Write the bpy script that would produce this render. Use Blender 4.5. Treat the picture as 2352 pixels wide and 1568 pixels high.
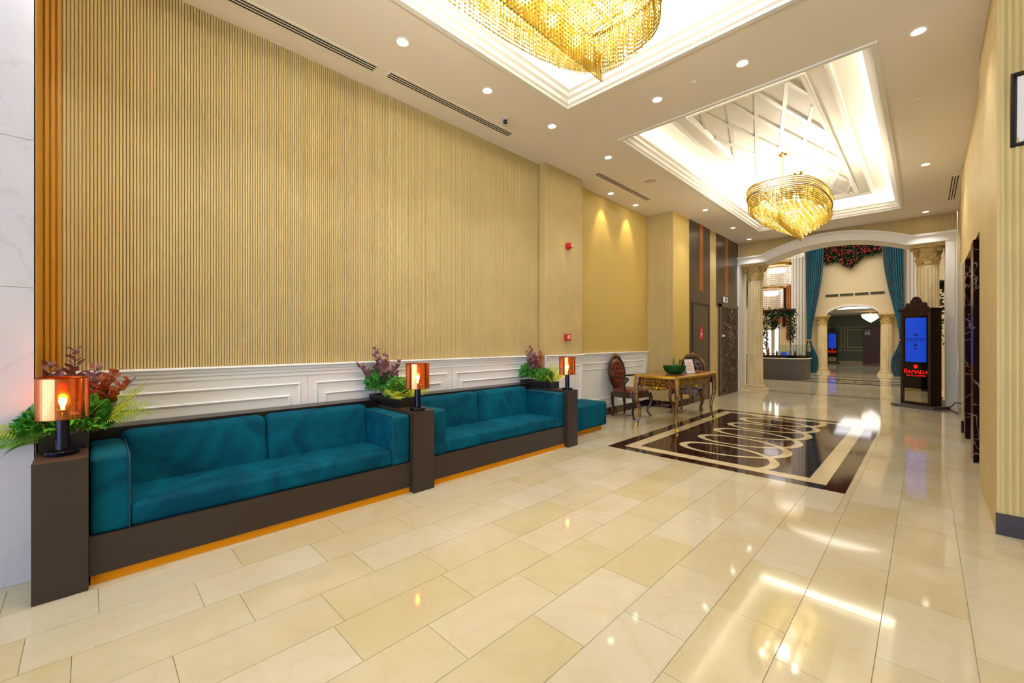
import bpy, bmesh, math, random
from mathutils import Vector, Matrix
random.seed(7)
PI = math.pi
S = bpy.context.scene
for o in list(bpy.data.objects): bpy.data.objects.remove(o)
COL = S.collection

# ------------------------------------------------------------------ camera, world, exposure
cam_d = bpy.data.cameras.new('camera'); cam = bpy.data.objects.new('camera', cam_d); COL.objects.link(cam)
cam_d.sensor_width = 36; cam_d.lens = 960/2352*36; cam_d.clip_start = .02; cam_d.clip_end = 200
cam.location = (0, 0, 1.25); cam.rotation_euler = (PI/2, 0, math.radians(44.7))
S.camera = cam
vs = S.view_settings
vs.view_transform = 'Standard'; vs.look = 'None'; vs.gamma = 1; vs.use_curve_mapping = False
vs.exposure = 0.58
W = bpy.data.worlds.new('daylight'); S.world = W; W.use_nodes = True
W.node_tree.nodes['Background'].inputs[0].default_value = (.68, .86, 1.12, 1)
W.node_tree.nodes['Background'].inputs[1].default_value = 3.6
P_SPOT, P_COVE, P_CHAND, P_HALL = 26, 20, 14, 85
WARM = (.96, .97, .94); WHITE = (.98, 1.0, 1.04); HALLC = (1, .96, .88)

def area(name, loc, rot, sx, sy, power, col=WHITE):
    d = bpy.data.lights.new(name, 'AREA'); d.shape = 'RECTANGLE'; d.size = sx; d.size_y = sy
    d.energy = power; d.color = col
    o = bpy.data.objects.new(name, d); COL.objects.link(o); o.location = loc; o.rotation_euler = rot
    return o
# unseen area light added to fill the tall hall; ceiling light of back room
area('hall_fill_light', (-2.2, 16.5, 5.9), (0, 0, 0), 5, 5, P_HALL*2.6, HALLC)
area('back_room_ceiling_light', (-2.2, 26, 2.72), (0, 0, 0), 1.6, 3, 26, HALLC)

# ------------------------------------------------------------------ helpers
def lin(c):
    r = []
    for v in c[:3]:
        v = v/255
        r.append(v/12.92 if v <= .04045 else ((v+.055)/1.055)**2.4)
    return (*r, 1)

def newmat(name):
    m = bpy.data.materials.new(name); m.use_nodes = True
    nt = m.node_tree
    return m, nt, nt.nodes['Principled BSDF']

def pbr(name, col, rough=.5, metal=0., col2=None, scale=6., detail=4., stretch=(1, 1, 1), bump=0., bscale=None, emit=None, estr=0., coat=0., spec=None, pos='Object', ramp=(.3, .7), sheen=0., dist=0.):
    m, nt, b = newmat(name); N = nt.nodes; L = nt.links
    b.inputs['Base Color'].default_value = lin(col); b.inputs['Roughness'].default_value = rough; b.inputs['Metallic'].default_value = metal
    if spec is not None: b.inputs['Specular IOR Level'].default_value = spec
    if coat: b.inputs['Coat Weight'].default_value = coat; b.inputs['Coat Roughness'].default_value = .04
    if sheen: b.inputs['Sheen Weight'].default_value = sheen; b.inputs['Sheen Roughness'].default_value = .35
    if emit: b.inputs['Emission Color'].default_value = lin(emit); b.inputs['Emission Strength'].default_value = estr
    if col2 or bump:
        if pos == 'World':
            g = N.new('ShaderNodeNewGeometry'); src = g.outputs['Position']
        else:
            g = N.new('ShaderNodeTexCoord'); src = g.outputs['Object']
        mp = N.new('ShaderNodeMapping'); L.new(src, mp.inputs[0]); mp.inputs['Scale'].default_value = stretch
        if col2:
            t = N.new('ShaderNodeTexNoise'); t.inputs['Scale'].default_value = scale; t.inputs['Detail'].default_value = detail; t.inputs['Distortion'].default_value = dist
            L.new(mp.outputs[0], t.inputs[0])
            r = N.new('ShaderNodeValToRGB'); r.color_ramp.elements[0].position = ramp[0]; r.color_ramp.elements[1].position = ramp[1]
            r.color_ramp.elements[0].color = lin(col); r.color_ramp.elements[1].color = lin(col2)
            L.new(t.outputs[0], r.inputs[0]); L.new(r.outputs[0], b.inputs['Base Color'])
        if bump:
            t2 = N.new('ShaderNodeTexNoise'); t2.inputs['Scale'].default_value = bscale or scale*3; t2.inputs['Detail'].default_value = 3
            L.new(mp.outputs[0], t2.inputs[0])
            bp = N.new('ShaderNodeBump'); bp.inputs['Strength'].default_value = bump; bp.inputs['Distance'].default_value = .01
            L.new(t2.outputs[0], bp.inputs['Height']); L.new(bp.outputs[0], b.inputs['Normal'])
    return m

def vein(name, col, veincol, scale=2.2, width=.02, rough=.08, amount=.8, tint=None, randomise=0.):
    """polished marble: cloudy body plus thin veins, in world position"""
    m, nt, b = newmat(name); N = nt.nodes; L = nt.links
    g = N.new('ShaderNodeNewGeometry')
    t = N.new('ShaderNodeTexNoise'); t.inputs['Scale'].default_value = scale; t.inputs['Detail'].default_value = 6; t.inputs['Distortion'].default_value = 1.2
    L.new(g.outputs['Position'], t.inputs[0])
    r = N.new('ShaderNodeValToRGB'); e = r.color_ramp.elements
    e[0].position = .5-width; e[0].color = (0, 0, 0, 1); e[1].position = .5+width; e[1].color = (0, 0, 0, 1)
    k = e.new(.5); k.color = (amount, amount, amount, 1)
    L.new(t.outputs[0], r.inputs[0])
    t2 = N.new('ShaderNodeTexNoise'); t2.inputs['Scale'].default_value = scale*1.3; t2.inputs['Detail'].default_value = 8
    L.new(g.outputs['Position'], t2.inputs[0])
    r2 = N.new('ShaderNodeValToRGB'); r2.color_ramp.elements[0].position = .32; r2.color_ramp.elements[1].position = .7
    r2.color_ramp.elements[0].color = lin(col); r2.color_ramp.elements[1].color = lin(tint or col)
    L.new(t2.outputs[0], r2.inputs[0])
    body = r2.outputs[0]
    if randomise:
        oi = N.new('ShaderNodeObjectInfo')
        ad = N.new('ShaderNodeMath'); ad.operation = 'ADD'; L.new(oi.outputs['Random'], ad.inputs[0]); L.new(g.outputs['Random Per Island'], ad.inputs[1])
        fr = N.new('ShaderNodeMath'); fr.operation = 'FRACT'; L.new(ad.outputs[0], fr.inputs[0])
        mr = N.new('ShaderNodeMapRange'); mr.inputs[3].default_value = 1-randomise; mr.inputs[4].default_value = 1+randomise*.55
        L.new(fr.outputs[0], mr.inputs[0])
        hs = N.new('ShaderNodeHueSaturation'); L.new(mr.outputs[0], hs.inputs['Value']); L.new(body, hs.inputs['Color'])
        mr2 = N.new('ShaderNodeMapRange'); mr2.inputs[3].default_value = 1.2; mr2.inputs[4].default_value = .8
        L.new(fr.outputs[0], mr2.inputs[0]); L.new(mr2.outputs[0], hs.inputs['Saturation'])
        body = hs.outputs[0]
    mx = N.new('ShaderNodeMix'); mx.data_type = 'RGBA'
    L.new(r.outputs[0], mx.inputs[0]); L.new(body, mx.inputs[6]); mx.inputs[7].default_value = lin(veincol)
    L.new(mx.outputs[2], b.inputs['Base Color']); b.inputs['Roughness'].default_value = rough
    return m

def mixmat(name, parts):
    """weighted sum of simple bsdfs: (kind, colour, rough, weight)"""
    m = bpy.data.materials.new(name); m.use_nodes = True; nt = m.node_tree; N = nt.nodes; L = nt.links
    N.remove(N['Principled BSDF']); out = N['Material Output']
    prev = None; tot = 0
    for kind, c, r, w in parts:
        n = N.new('ShaderNodeBsdf'+kind); n.inputs['Color'].default_value = lin(c)
        if 'Roughness' in n.inputs: n.inputs['Roughness'].default_value = r
        tot += w
        if prev is None: prev = n.outputs[0]
        else:
            x = N.new('ShaderNodeMixShader'); x.inputs[0].default_value = w/tot
            L.new(prev, x.inputs[1]); L.new(n.outputs[0], x.inputs[2]); prev = x.outputs[0]
    L.new(prev, out.inputs[0])
    return m

class MB:
    def __init__(s): s.v = []; s.f = []
    def add(s, v, f):
        n = len(s.v); s.v += [tuple(p) for p in v]; s.f += [tuple(i+n for i in q) for q in f]; return s
    def box(s, x0, y0, z0, x1, y1, z1, M=None):
        v = [(x, y, z) for z in (z0, z1) for y in (y0, y1) for x in (x0, x1)]
        if M is not None: v = [M @ Vector(p) for p in v]
        return s.add(v, [(0, 2, 3, 1), (4, 5, 7, 6), (0, 1, 5, 4), (2, 6, 7, 3), (0, 4, 6, 2), (1, 3, 7, 5)])
    def grid(s, P, nu, nv, wu=False, wv=False):
        """P(i,j) points; faces between"""
        base = [P(i, j) for i in range(nu) for j in range(nv)]
        f = []
        for i in range(nu if wu else nu-1):
            for j in range(nv if wv else nv-1):
                a, b = i, (i+1) % nu; c, d = j, (j+1) % nv
                f.append((a*nv+c, b*nv+c, b*nv+d, a*nv+d))
        return s.add(base, f)
    def lathe(s, prof, n=24, c=(0, 0), rf=None, caps=True):
        """prof [(r,z)]; rf(r,z,theta)->r"""
        m = len(prof)
        def P(i, j):
            th = 2*PI*i/n; r, z = prof[j]
            if rf: r = rf(r, z, th)
            return (c[0]+r*math.cos(th), c[1]+r*math.sin(th), z)
        k = len(s.v)
        s.grid(P, n, m, wu=True)
        if caps:
            s.f.append(tuple(k+i*m for i in range(n))[::-1]); s.f.append(tuple(k+i*m+m-1 for i in range(n)))
        return s
    def tube(s, path, rad, n=8, caps=True, flat=None):
        path = [Vector(p) for p in path]; m = len(path)
        if not hasattr(rad, '__len__'): rad = [rad]*m
        k = len(s.v); up = None
        for i, p in enumerate(path):
            t = (path[min(i+1, m-1)]-path[max(i-1, 0)]).normalized()
            if up is None:
                up = Vector((0, 0, 1)) if abs(t.z) < .9 else Vector((0, 1, 0))
            a = t.cross(up).normalized(); b = a.cross(t).normalized(); up = b
            for q in range(n):
                th = 2*PI*q/n
                s.v.append(tuple(p + a*(rad[i]*math.cos(th)) + b*(rad[i]*(flat or 1)*math.sin(th))))
        for i in range(m-1):
            for q in range(n):
                r = (q+1) % n
                s.f.append((k+i*n+q, k+i*n+r, k+(i+1)*n+r, k+(i+1)*n+q))
        if caps:
            s.f.append(tuple(k+q for q in range(n))[::-1]); s.f.append(tuple(k+(m-1)*n+q for q in range(n)))
        return s
    def prism(s, poly, h0, h1, axis='z'):
        n = len(poly)
        def pt(p, h):
            return {'z': (p[0], p[1], h), 'y': (p[0], h, p[1]), 'x': (h, p[0], p[1])}[axis]
        v = [pt(p, h0) for p in poly]+[pt(p, h1) for p in poly]
        f = [tuple(range(n))[::-1], tuple(range(n, 2*n))]+[(i, (i+1) % n, n+(i+1) % n, n+i) for i in range(n)]
        return s.add(v, f)
    def ball(s, c, r, nu=10, nv=7, sc=(1, 1, 1)):
        def P(i, j):
            th = 2*PI*i/nu; ph = PI*(j+.001)/(nv-1+.002)
            return (c[0]+r*sc[0]*math.sin(ph)*math.cos(th), c[1]+r*sc[1]*math.sin(ph)*math.sin(th), c[2]-r*sc[2]*math.cos(ph))
        return s.grid(P, nu, nv, wu=True)
    def xf(s, M):
        s.v = [tuple(M @ Vector(p)) for p in s.v]; return s
    def mesh(s, name, mat, smooth=False):
        me = bpy.data.meshes.new(name); me.from_pydata(s.v, [], s.f); me.update()
        bm = bmesh.new(); bm.from_mesh(me); bmesh.ops.recalc_face_normals(bm, faces=bm.faces); bm.to_mesh(me); bm.free()
        if mat: me.materials.append(mat)
        if smooth:
            for p in me.polygons: p.use_smooth = True
            if smooth != 'all':
                try: me.set_sharp_from_angle(angle=math.radians(40))
                except Exception: pass
        return me
    def build(s, name, mat, parent=None, smooth=False, **props):
        o = bpy.data.objects.new(name, s.mesh(name, mat, smooth)); COL.objects.link(o)
        if parent:
            o.parent = parent; o.matrix_parent_inverse = parent_inv(parent)
        for k, v in props.items(): o[k] = v
        return o
def world(o):
    m = o.matrix_basis.copy()
    return world(o.parent) @ o.matrix_parent_inverse @ m if o.parent else m
def parent_inv(p): return world(p).inverted()
def empty(name, loc, label, cat, group=None, rz=0):
    o = bpy.data.objects.new(name, None); COL.objects.link(o); o.location = loc; o.rotation_euler = (0, 0, rz)
    o.empty_display_size = .1
    o['label'] = label; o['category'] = cat
    if group: o['group'] = group
    return o
def local(o, parent):
    """parent with child's coordinates given in the parent's local frame"""
    o.parent = parent; o.matrix_parent_inverse = Matrix.Identity(4); return o
def tag(o, label, cat, group=None):
    o['label'] = label; o['category'] = cat
    if group: o['group'] = group
    return o
def struct(o, label=None):
    o['kind'] = 'structure'
    if label: o['label'] = label
    return o
def copy_tree(o, parent=None):
    c = o.copy(); COL.objects.link(c)
    if parent: c.parent = parent
    for ch in list(o.children): copy_tree(ch, c)
    return c
def rbox(x0, y0, z0, x1, y1, z1, r, seg=3, sub=0, noise=0.):
    bm = bmesh.new(); bmesh.ops.create_cube(bm, size=1)
    for v in bm.verts:
        v.co = Vector(((x0+x1)/2+v.co.x*(x1-x0), (y0+y1)/2+v.co.y*(y1-y0), (z0+z1)/2+v.co.z*(z1-z0)))
    bmesh.ops.bevel(bm, geom=list(bm.edges), offset=r, segments=seg, affect='EDGES', profile=.5)
    if sub: bmesh.ops.subdivide_edges(bm, edges=[e for e in bm.edges if e.calc_length() > .2], cuts=sub, use_grid_fill=True)
    bm.verts.ensure_lookup_table()
    from mathutils import noise as nz
    if noise:
        bm.normal_update()
        for v in bm.verts: v.co += v.normal*noise*nz.noise(v.co*4.3)
    mb = MB(); mb.v = [tuple(v.co) for v in bm.verts]; mb.f = [tuple(v.index for v in f.verts) for f in bm.faces]
    bm.free(); return mb
def rect_sweep(rect, prof):
    """mitred frame: rect (x0,y0,x1,y1); prof [(inset,z)] closed polygon"""
    mb = MB(); x0, y0, x1, y1 = rect; m = len(prof)
    def P(i, j):
        d, z = prof[j]
        return [(x0+d, y0+d, z), (x1-d, y0+d, z), (x1-d, y1-d, z), (x0+d, y1-d, z)][i]
    mb.grid(P, 4, m, wu=True, wv=True); return mb
def panel_frame(plane, a0, a1, b0, b1, w, h, mk):
    """rectangular moulding on a vertical plane; mk(a,b,depth)->xyz"""
    mb = MB(); prof = [(0, 0), (0, h*.6), (w*.35, h), (w*.65, h*.7), (w, h*.25), (w, 0)]; m = len(prof)
    def P(i, j):
        d, e = prof[j]
        a, b = [(a0+d, b0+d), (a1-d, b0+d), (a1-d, b1-d), (a0+d, b1-d)][i]
        return mk(a, b, e)
    mb.grid(P, 4, m, wu=True, wv=True); return mb
def text(body, size, mat, name, parent, M, extrude=.001, align='CENTER', sx=1.):
    c = bpy.data.curves.new(name, 'FONT'); c.body = body; c.size = size; c.extrude = extrude; c.align_x = align; c.align_y = 'CENTER'; c.resolution_u = 3
    t = bpy.data.objects.new(name+'_src', c); COL.objects.link(t)
    bpy.context.view_layer.update()
    me = bpy.data.meshes.new_from_object(t.evaluated_get(bpy.context.evaluated_depsgraph_get()))
    bpy.data.objects.remove(t)
    me.transform(M @ Matrix.Diagonal((sx, 1, 1, 1))); me.materials.clear(); me.materials.append(mat)
    o = bpy.data.objects.new(name, me); COL.objects.link(o); o.parent = parent
    return o

# ------------------------------------------------------------------ materials
M = {}
M['slat'] = pbr('slat_beige', (208, 184, 126), .55, col2=(200, 176, 120), scale=3)
M['slatback'] = pbr('slat_groove', (190, 165, 118), .7)
M['basemarble'] = vein('baseboard_marble', (48, 18, 24), (206, 190, 196), 3.2, .012, .35, .8, tint=(28, 8, 14))
M['slatgold'] = pbr('slat_gold', (196, 142, 40), .35)
M['wallpaper'] = pbr('wallpaper_beige', (206, 178, 98), .6, col2=(200, 172, 94), scale=14, stretch=(3, 3, .2))
M['ceil'] = pbr('ceiling_paint', (248, 238, 224), .75)
M['white'] = pbr('moulding_white', (244, 240, 232), .45)
M['wains'] = pbr('wainscot_white', (242, 242, 244), .4)
M['cove'] = pbr('cove_white', (250, 244, 232), .6)
M['tile'] = vein('cream_marble_tile', (200, 186, 152), (188, 169, 128), 1.6, .03, .06, .22, tint=(208, 197, 170), randomise=.06)
M['grout'] = pbr('grout', (186, 162, 116), .6)
M['brown'] = vein('brown_marble', (60, 34, 25), (170, 130, 104), 3.4, .008, .06, .5, tint=(36, 19, 15))
M['creaminlay'] = vein('cream_inlay', (216, 196, 154), (200, 176, 128), 2, .03, .06, .3, tint=(220, 204, 166))
M['whitemarble'] = vein('white_marble', (200, 198, 208), (176, 170, 180), 1.3, .012, .12, .3, tint=(208, 206, 216))
M['purplemarble'] = vein('dark_marble', (40, 17, 16), (196, 170, 160), 3.4, .014, .16, .8, tint=(24, 9, 12))
M['purplemarble'].node_tree.nodes['Principled BSDF'].inputs['Specular IOR Level'].default_value = .08
def velvet():
    m, nt, b = newmat('teal_velvet'); N = nt.nodes; L = nt.links
    g = N.new('ShaderNodeNewGeometry'); t = N.new('ShaderNodeTexNoise'); t.inputs['Scale'].default_value = 3.2; t.inputs['Detail'].default_value = 5; t.inputs['Distortion'].default_value = 1.5
    L.new(g.outputs['Position'], t.inputs[0])
    r = N.new('ShaderNodeValToRGB'); r.color_ramp.elements[0].position = .35; r.color_ramp.elements[1].position = .68
    r.color_ramp.elements[0].color = lin((0, 62, 86)); r.color_ramp.elements[1].color = lin((0, 92, 114))
    L.new(t.outputs[0], r.inputs[0]); L.new(r.outputs[0], b.inputs['Base Color'])
    b.inputs['Roughness'].default_value = .75; b.inputs['Specular IOR Level'].default_value = .1
    b.inputs['Sheen Weight'].default_value = .3; b.inputs['Sheen Roughness'].default_value = .35; b.inputs['Sheen Tint'].default_value = lin((20, 150, 175))
    return m
M['velvet'] = velvet()
M['piping'] = pbr('teal_piping', (3, 62, 86), .7)
M['bronze'] = pbr('dark_bronze_board', (58, 45, 37), .45, col2=(54, 42, 34), scale=3)
M['black'] = pbr('black_lacquer', (20, 15, 13), .3)
M['gold'] = pbr('gold_strip', (224, 142, 8), .6, 0, spec=.15)
M['copper'] = mixmat('copper_mirror_shade', [('Glossy', (240, 158, 104), .08, .66), ('Transparent', (255, 170, 96), 0, .34)])
M['copperrim'] = pbr('copper_rim', (120, 66, 34), .3, .9)
M['gunmetal'] = pbr('gunmetal', (44, 44, 60), .18, .9)
M['bulb'] = pbr('bulb_glow', (255, 210, 140), .4, emit=(255, 190, 100), estr=140)
M['trough'] = pbr('trough_black', (18, 18, 24), .35)
M['fern'] = pbr('fern_green', (142, 176, 34), .5, col2=(188, 198, 44), scale=9)
M['fernD'] = pbr('fern_deep_green', (64, 136, 44), .5, col2=(104, 168, 60), scale=9)
M['moss'] = pbr('moss_green', (38, 128, 40), .6, col2=(80, 168, 52), scale=20)
M['euc'] = pbr('eucalyptus_mauve', (134, 92, 106), .55, col2=(168, 128, 134), scale=14)
M['eucred'] = pbr('eucalyptus_rust', (150, 74, 48), .55, col2=(172, 104, 60), scale=14)
M['stem'] = pbr('stem_brown', (84, 62, 46), .6)
M['leather'] = pbr('oxblood_leather', (112, 40, 28), .28, col2=(92, 28, 22), scale=10, coat=.3)
M['leatherD'] = pbr('dark_brown_leather', (74, 34, 34), .28, col2=(60, 26, 28), scale=10, coat=.3)
M['walnut'] = pbr('walnut', (62, 40, 24), .32, col2=(44, 28, 18), scale=12, stretch=(1, 1, .2))
M['walnutG'] = pbr('gilded_walnut', (118, 84, 38), .35, .3, col2=(84, 56, 26), scale=16)
M['marq'] = pbr('marquetry', (84, 42, 22), .25, col2=(140, 92, 36), scale=26, detail=6, ramp=(.44, .56))
M['marqtop'] = pbr('marquetry_top', (128, 74, 40), .18, col2=(156, 96, 54), scale=10)
M['gilt'] = pbr('gilt_bronze', (206, 164, 52), .3, .75, bump=.4, bscale=60)
M['glassgreen'] = mixmat('green_glass', [('Diffuse', (8, 84, 44), 0, .45), ('Glossy', (120, 220, 170), .04, .25), ('Transparent', (40, 140, 80), 0, .3)])
M['cactus'] = pbr('succulent_green', (92, 140, 44), .5, col2=(126, 166, 60), scale=14)
M['paper'] = pbr('paper_white', (236, 230, 226), .6)
M['red'] = pbr('signal_red', (200, 24, 20), .4)
M['screenblue'] = pbr('screen_blue', (10, 40, 150), .1, emit=(14, 66, 200), estr=.5, col2=(20, 60, 180), scale=2)
M['screentext'] = pbr('screen_print', (12, 30, 96), .4)
M['signred'] = pbr('sign_red', (226, 20, 24), .4, emit=(230, 16, 22), estr=.9)
M['kiosk'] = pbr('kiosk_brown', (58, 28, 14), .42, col2=(36, 17, 9), scale=22, bump=.3)
M['kioskglass'] = pbr('kiosk_black_glass', (10, 9, 10), .04)
M['mirror'] = pbr('mirror', (190, 186, 176), .03, 1.)
M['stone'] = pbr('column_stone', (236, 220, 176), .5, col2=(220, 194, 142), scale=7, bump=.15, stretch=(1, 1, .35))
M['stonegold'] = pbr('capital_gold', (220, 196, 134), .42, .1, col2=(196, 158, 86), scale=18, bump=.3)
M['curtain'] = pbr('teal_curtain', (4, 84, 104), .7, col2=(6, 98, 118), scale=5, sheen=.3)
M['rope'] = pbr('tassel_gold', (182, 146, 84), .6)
M['leafdark'] = pbr('garland_leaf', (14, 40, 18), .5, col2=(34, 66, 28), scale=12)
M['rose'] = pbr('blossom_red', (120, 10, 28), .5, col2=(170, 32, 44), scale=12)
M['hallwall'] = pbr('hall_wall_cream', (226, 206, 166), .6)
M['elev'] = pbr('elevator_bronze_metal', (88, 78, 64), .3, .55, col2=(80, 70, 58), scale=2, stretch=(1, 1, .1))
M['elevdark'] = pbr('door_frame_dark', (30, 26, 22), .5)  # dark strips framing the bronze door
M['copperstrip'] = pbr('copper_strip', (196, 118, 52), .32, .7)
M['emis'] = pbr('downlight_lens', (255, 250, 240), .4, emit=(255, 244, 226), estr=14)
M['slot'] = pbr('diffuser_slot', (14, 12, 10), .7)
M['cream'] = pbr('cream_trim', (218, 196, 156), .5)
M['camwhite'] = pbr('camera_white', (216, 210, 206), .4)
M['lens'] = pbr('camera_lens', (16, 14, 22), .1)
M['crystal'] = mixmat('pale_amber_crystal', [('Translucent', (226, 208, 140), 0, .44), ('Glossy', (230, 212, 140), .1, .44), ('Diffuse', (180, 156, 80), 0, .12)])
M['crystalgold'] = mixmat('amber_crystal', [('Translucent', (206, 184, 92), 0, .30), ('Glossy', (208, 186, 96), .14, .5), ('Diffuse', (160, 134, 52), 0, .2)])
M['rimbrass'] = pbr('antique_brass', (120, 92, 44), .3, .9)
M['brass'] = pbr('polished_brass', (212, 170, 84), .18, .95)
M['led'] = pbr('chandelier_bulb', (255, 246, 226), .4, emit=(255, 246, 226), estr=60)
M['whitecrystal'] = mixmat('clear_crystal', [('Translucent', (255, 250, 240), 0, .5), ('Glossy', (255, 250, 240), .1, .3), ('Diffuse', (240, 236, 230), 0, .2)])
M['litpanel'] = pbr('lit_shelf', (255, 255, 255), .4, emit=(250, 248, 255), estr=1.6)
M['pendant'] = pbr('pendant_glow', (255, 250, 240), .4, emit=(255, 248, 236), estr=1.2)
M['counter'] = pbr('counter_grey', (96, 92, 92), .35)
M['glass'] = mixmat('clear_glass', [('Transparent', (236, 244, 240), 0, .88), ('Glossy', (255, 255, 255), .02, .12)])
M['greenwall'] = pbr('sage_wall', (118, 128, 106), .6)
M['door'] = pbr('door_mahogany', (98, 40, 26), .4, col2=(84, 32, 22), scale=4, stretch=(6, 6, .4))
M['chrome'] = pbr('chrome', (210, 208, 204), .15, 1.)
M['teal_glass'] = pbr('dark_door_glass', (14, 26, 30), .05)
M['photo'] = pbr('picture_print', (222, 226, 240), .3, col2=(96, 128, 206), scale=3)
M['bluebottle'] = pbr('bottle_blue', (70, 110, 170), .1)
M['amberbottle'] = pbr('bottle_amber', (150, 90, 40), .1)

XW = -3.81      # main left wall plane
CZ = 3.7        # ceiling height
# ------------------------------------------------------------------ floor
IN = (-2.71, 4.36, -.47, 8.2)     # marble inlay rectangle
fl = struct(MB().box(-9, -6, -.05, 7, 32, -.004).build('floor', M['grout']), 'polished cream marble tile floor')
TW, TL = .284, .572
def minus(r, c):
    x0, y0, x1, y1 = r; a0, b0, a1, b1 = c
    if x1 <= a0 or x0 >= a1 or y1 <= b0 or y0 >= b1: return [r]
    out = []
    if x0 < a0: out.append((x0, y0, a0, y1))
    if x1 > a1: out.append((a1, y0, x1, y1))
    xa, xb = max(x0, a0), min(x1, a1)
    if y0 < b0: out.append((xa, y0, xb, b0))
    if y1 > b1: out.append((xa, b1, xb, y1))
    return [q for q in out if q[2]-q[0] > .012 and q[3]-q[1] > .012]
near, far = [], []
cy, sy = math.cos(math.radians(44.7)), math.sin(math.radians(44.7))
for k in range(-16, 24):
    x0 = .142+TW*k
    if x0 < -4.2: continue
    off = [0, .295, .1, .42, .2, .34, .05][k % 7] if x0 < -.5 else (.297 if k % 2 else 0.)
    j = -12
    while True:
        y0 = 2.47+off+TL*j-TL*5; j += 1
        if y0 > 11.98: break
        y1 = min(y0+TL, 11.98)
        for q in minus((x0, y0, x0+TW, y1), IN):
            px, py = (q[0]+q[2])/2, (q[1]+q[3])/2
            d = -sy*px+cy*py; a = cy*px+sy*py
            vis = d > .5 and -1.35 < a/d < 1.3 and 1.25/d < 1.0 and px > -3.75 and px < 1.2
            (near if vis else far).append((d, q))
near.sort()
far += near[295:]; near = near[:295]
tm = {}
g = .0012
for d, q in near:
    key = (round(q[2]-q[0], 3), round(q[3]-q[1], 3))
    if key not in tm:
        w, h = key[0]/2-g, key[1]/2-g
        tm[key] = MB().box(-w, -h, -.01, w, h, 0).mesh('tile', M['tile'])
    o = bpy.data.objects.new('tile', tm[key]); COL.objects.link(o); o.location = ((q[0]+q[2])/2, (q[1]+q[3])/2, 0); o.parent = fl
mb = MB()
for d, q in far: mb.box(q[0]+g, q[1]+g, -.01, q[2]-g, q[3]-g, 0)
# floor of the hall beyond the arch
y = 12.34
while y < 32:
    x = -9
    while x < 6:
        mb.box(x+.002, y+.002, -.01, x+.598, y+.598, 0); x += .6
    y += .6
mb.build('distant_tiles', M['tile'], fl, kind='stuff')
# inlay: dark border, cream band, dark field, coil
def strips(r, w, mat, nm):
    x0, y0, x1, y1 = r
    for q in ((x0, y0, x1, y0+w), (x0, y1-w, x1, y1), (x0, y0+w, x0+w, y1-w), (x1-w, y0+w, x1, y1-w)):
        MB().box(q[0]+.0006, q[1]+.0006, -.01, q[2]-.0006, q[3]-.0006, 0).build(nm, M[mat], fl)
strips(IN, .145, 'brown', 'inlay_border')
strips((IN[0]+.145, IN[1]+.145, IN[2]-.145, IN[3]-.145), .14, 'creaminlay', 'inlay_band')
fi = (IN[0]+.285, IN[1]+.285, IN[2]-.285, IN[3]-.285)
MB().box(fi[0], fi[1], -.01, fi[2], fi[3], 0).build('inlay_field', M['brown'], fl)
def coil():
    mb = MB(); pts = []
    n = 560; p = .578
    t0, t1 = -PI*.9, 2*PI*5.9
    for i in range(n+1):
        t = t0+(t1-t0)*i/n
        x = -1.60+.51*math.cos(t); yy = 4.85+p*t/(2*PI)+.36*math.sin(t)
        pts.append((x, yy, t))
    v = []; f = []
    for i, (x, yy, t) in enumerate(pts):
        a = pts[max(i-1, 0)]; b = pts[min(i+1, n)]
        dx, dy = b[0]-a[0], b[1]-a[1]; l = math.hypot(dx, dy) or 1
        w = .022+.022*abs(math.cos(t))**2
        nx, ny = -dy/l*w, dx/l*w
        for s_ in (1, -1):
            v.append((x+s_*nx, min(max(yy+s_*ny, fi[1]), fi[3]), .0004+1e-7*i))
        if i and (pts[i][1]-fi[1]) > -.03 and pts[i][1] < fi[3]+.03: f.append((2*i-2, 2*i-1, 2*i+1, 2*i))
    mb.add(v, f); return mb
coil().build('inlay_coil', M['creaminlay'], fl)
for (y0, y1, mt) in ((11.985, 12.06, 'brown'), (12.06, 12.21, 'creaminlay'), (12.21, 12.28, 'brown'), (12.28, 12.34, 'creaminlay')):
    MB().box(-3.3, y0, -.01, .4, y1-.001, 0).build('threshold_strip', M[mt], fl)
for (y0, y1) in ((15.7, 15.95), (16.35, 16.6), (17.2, 17.5), (18.6, 18.75)):
    MB().box(-7, y0, -.009, 2, y1, .0015).build('hall_stripe', M['brown'], fl)
mb = MB()
for k in range(3):
    c = (-1.75+.42*k-.42, 16.6)
    r = .42
    mb.grid(lambda i, j: (c[0]+(r-.12*j)*math.cos(PI/2*i)*1.0, c[1]+(r-.12*j)*1.5*math.sin(PI/2*i), .003), 4, 2, wu=True)
mb.build('hall_star', M['creaminlay'], fl)

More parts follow.
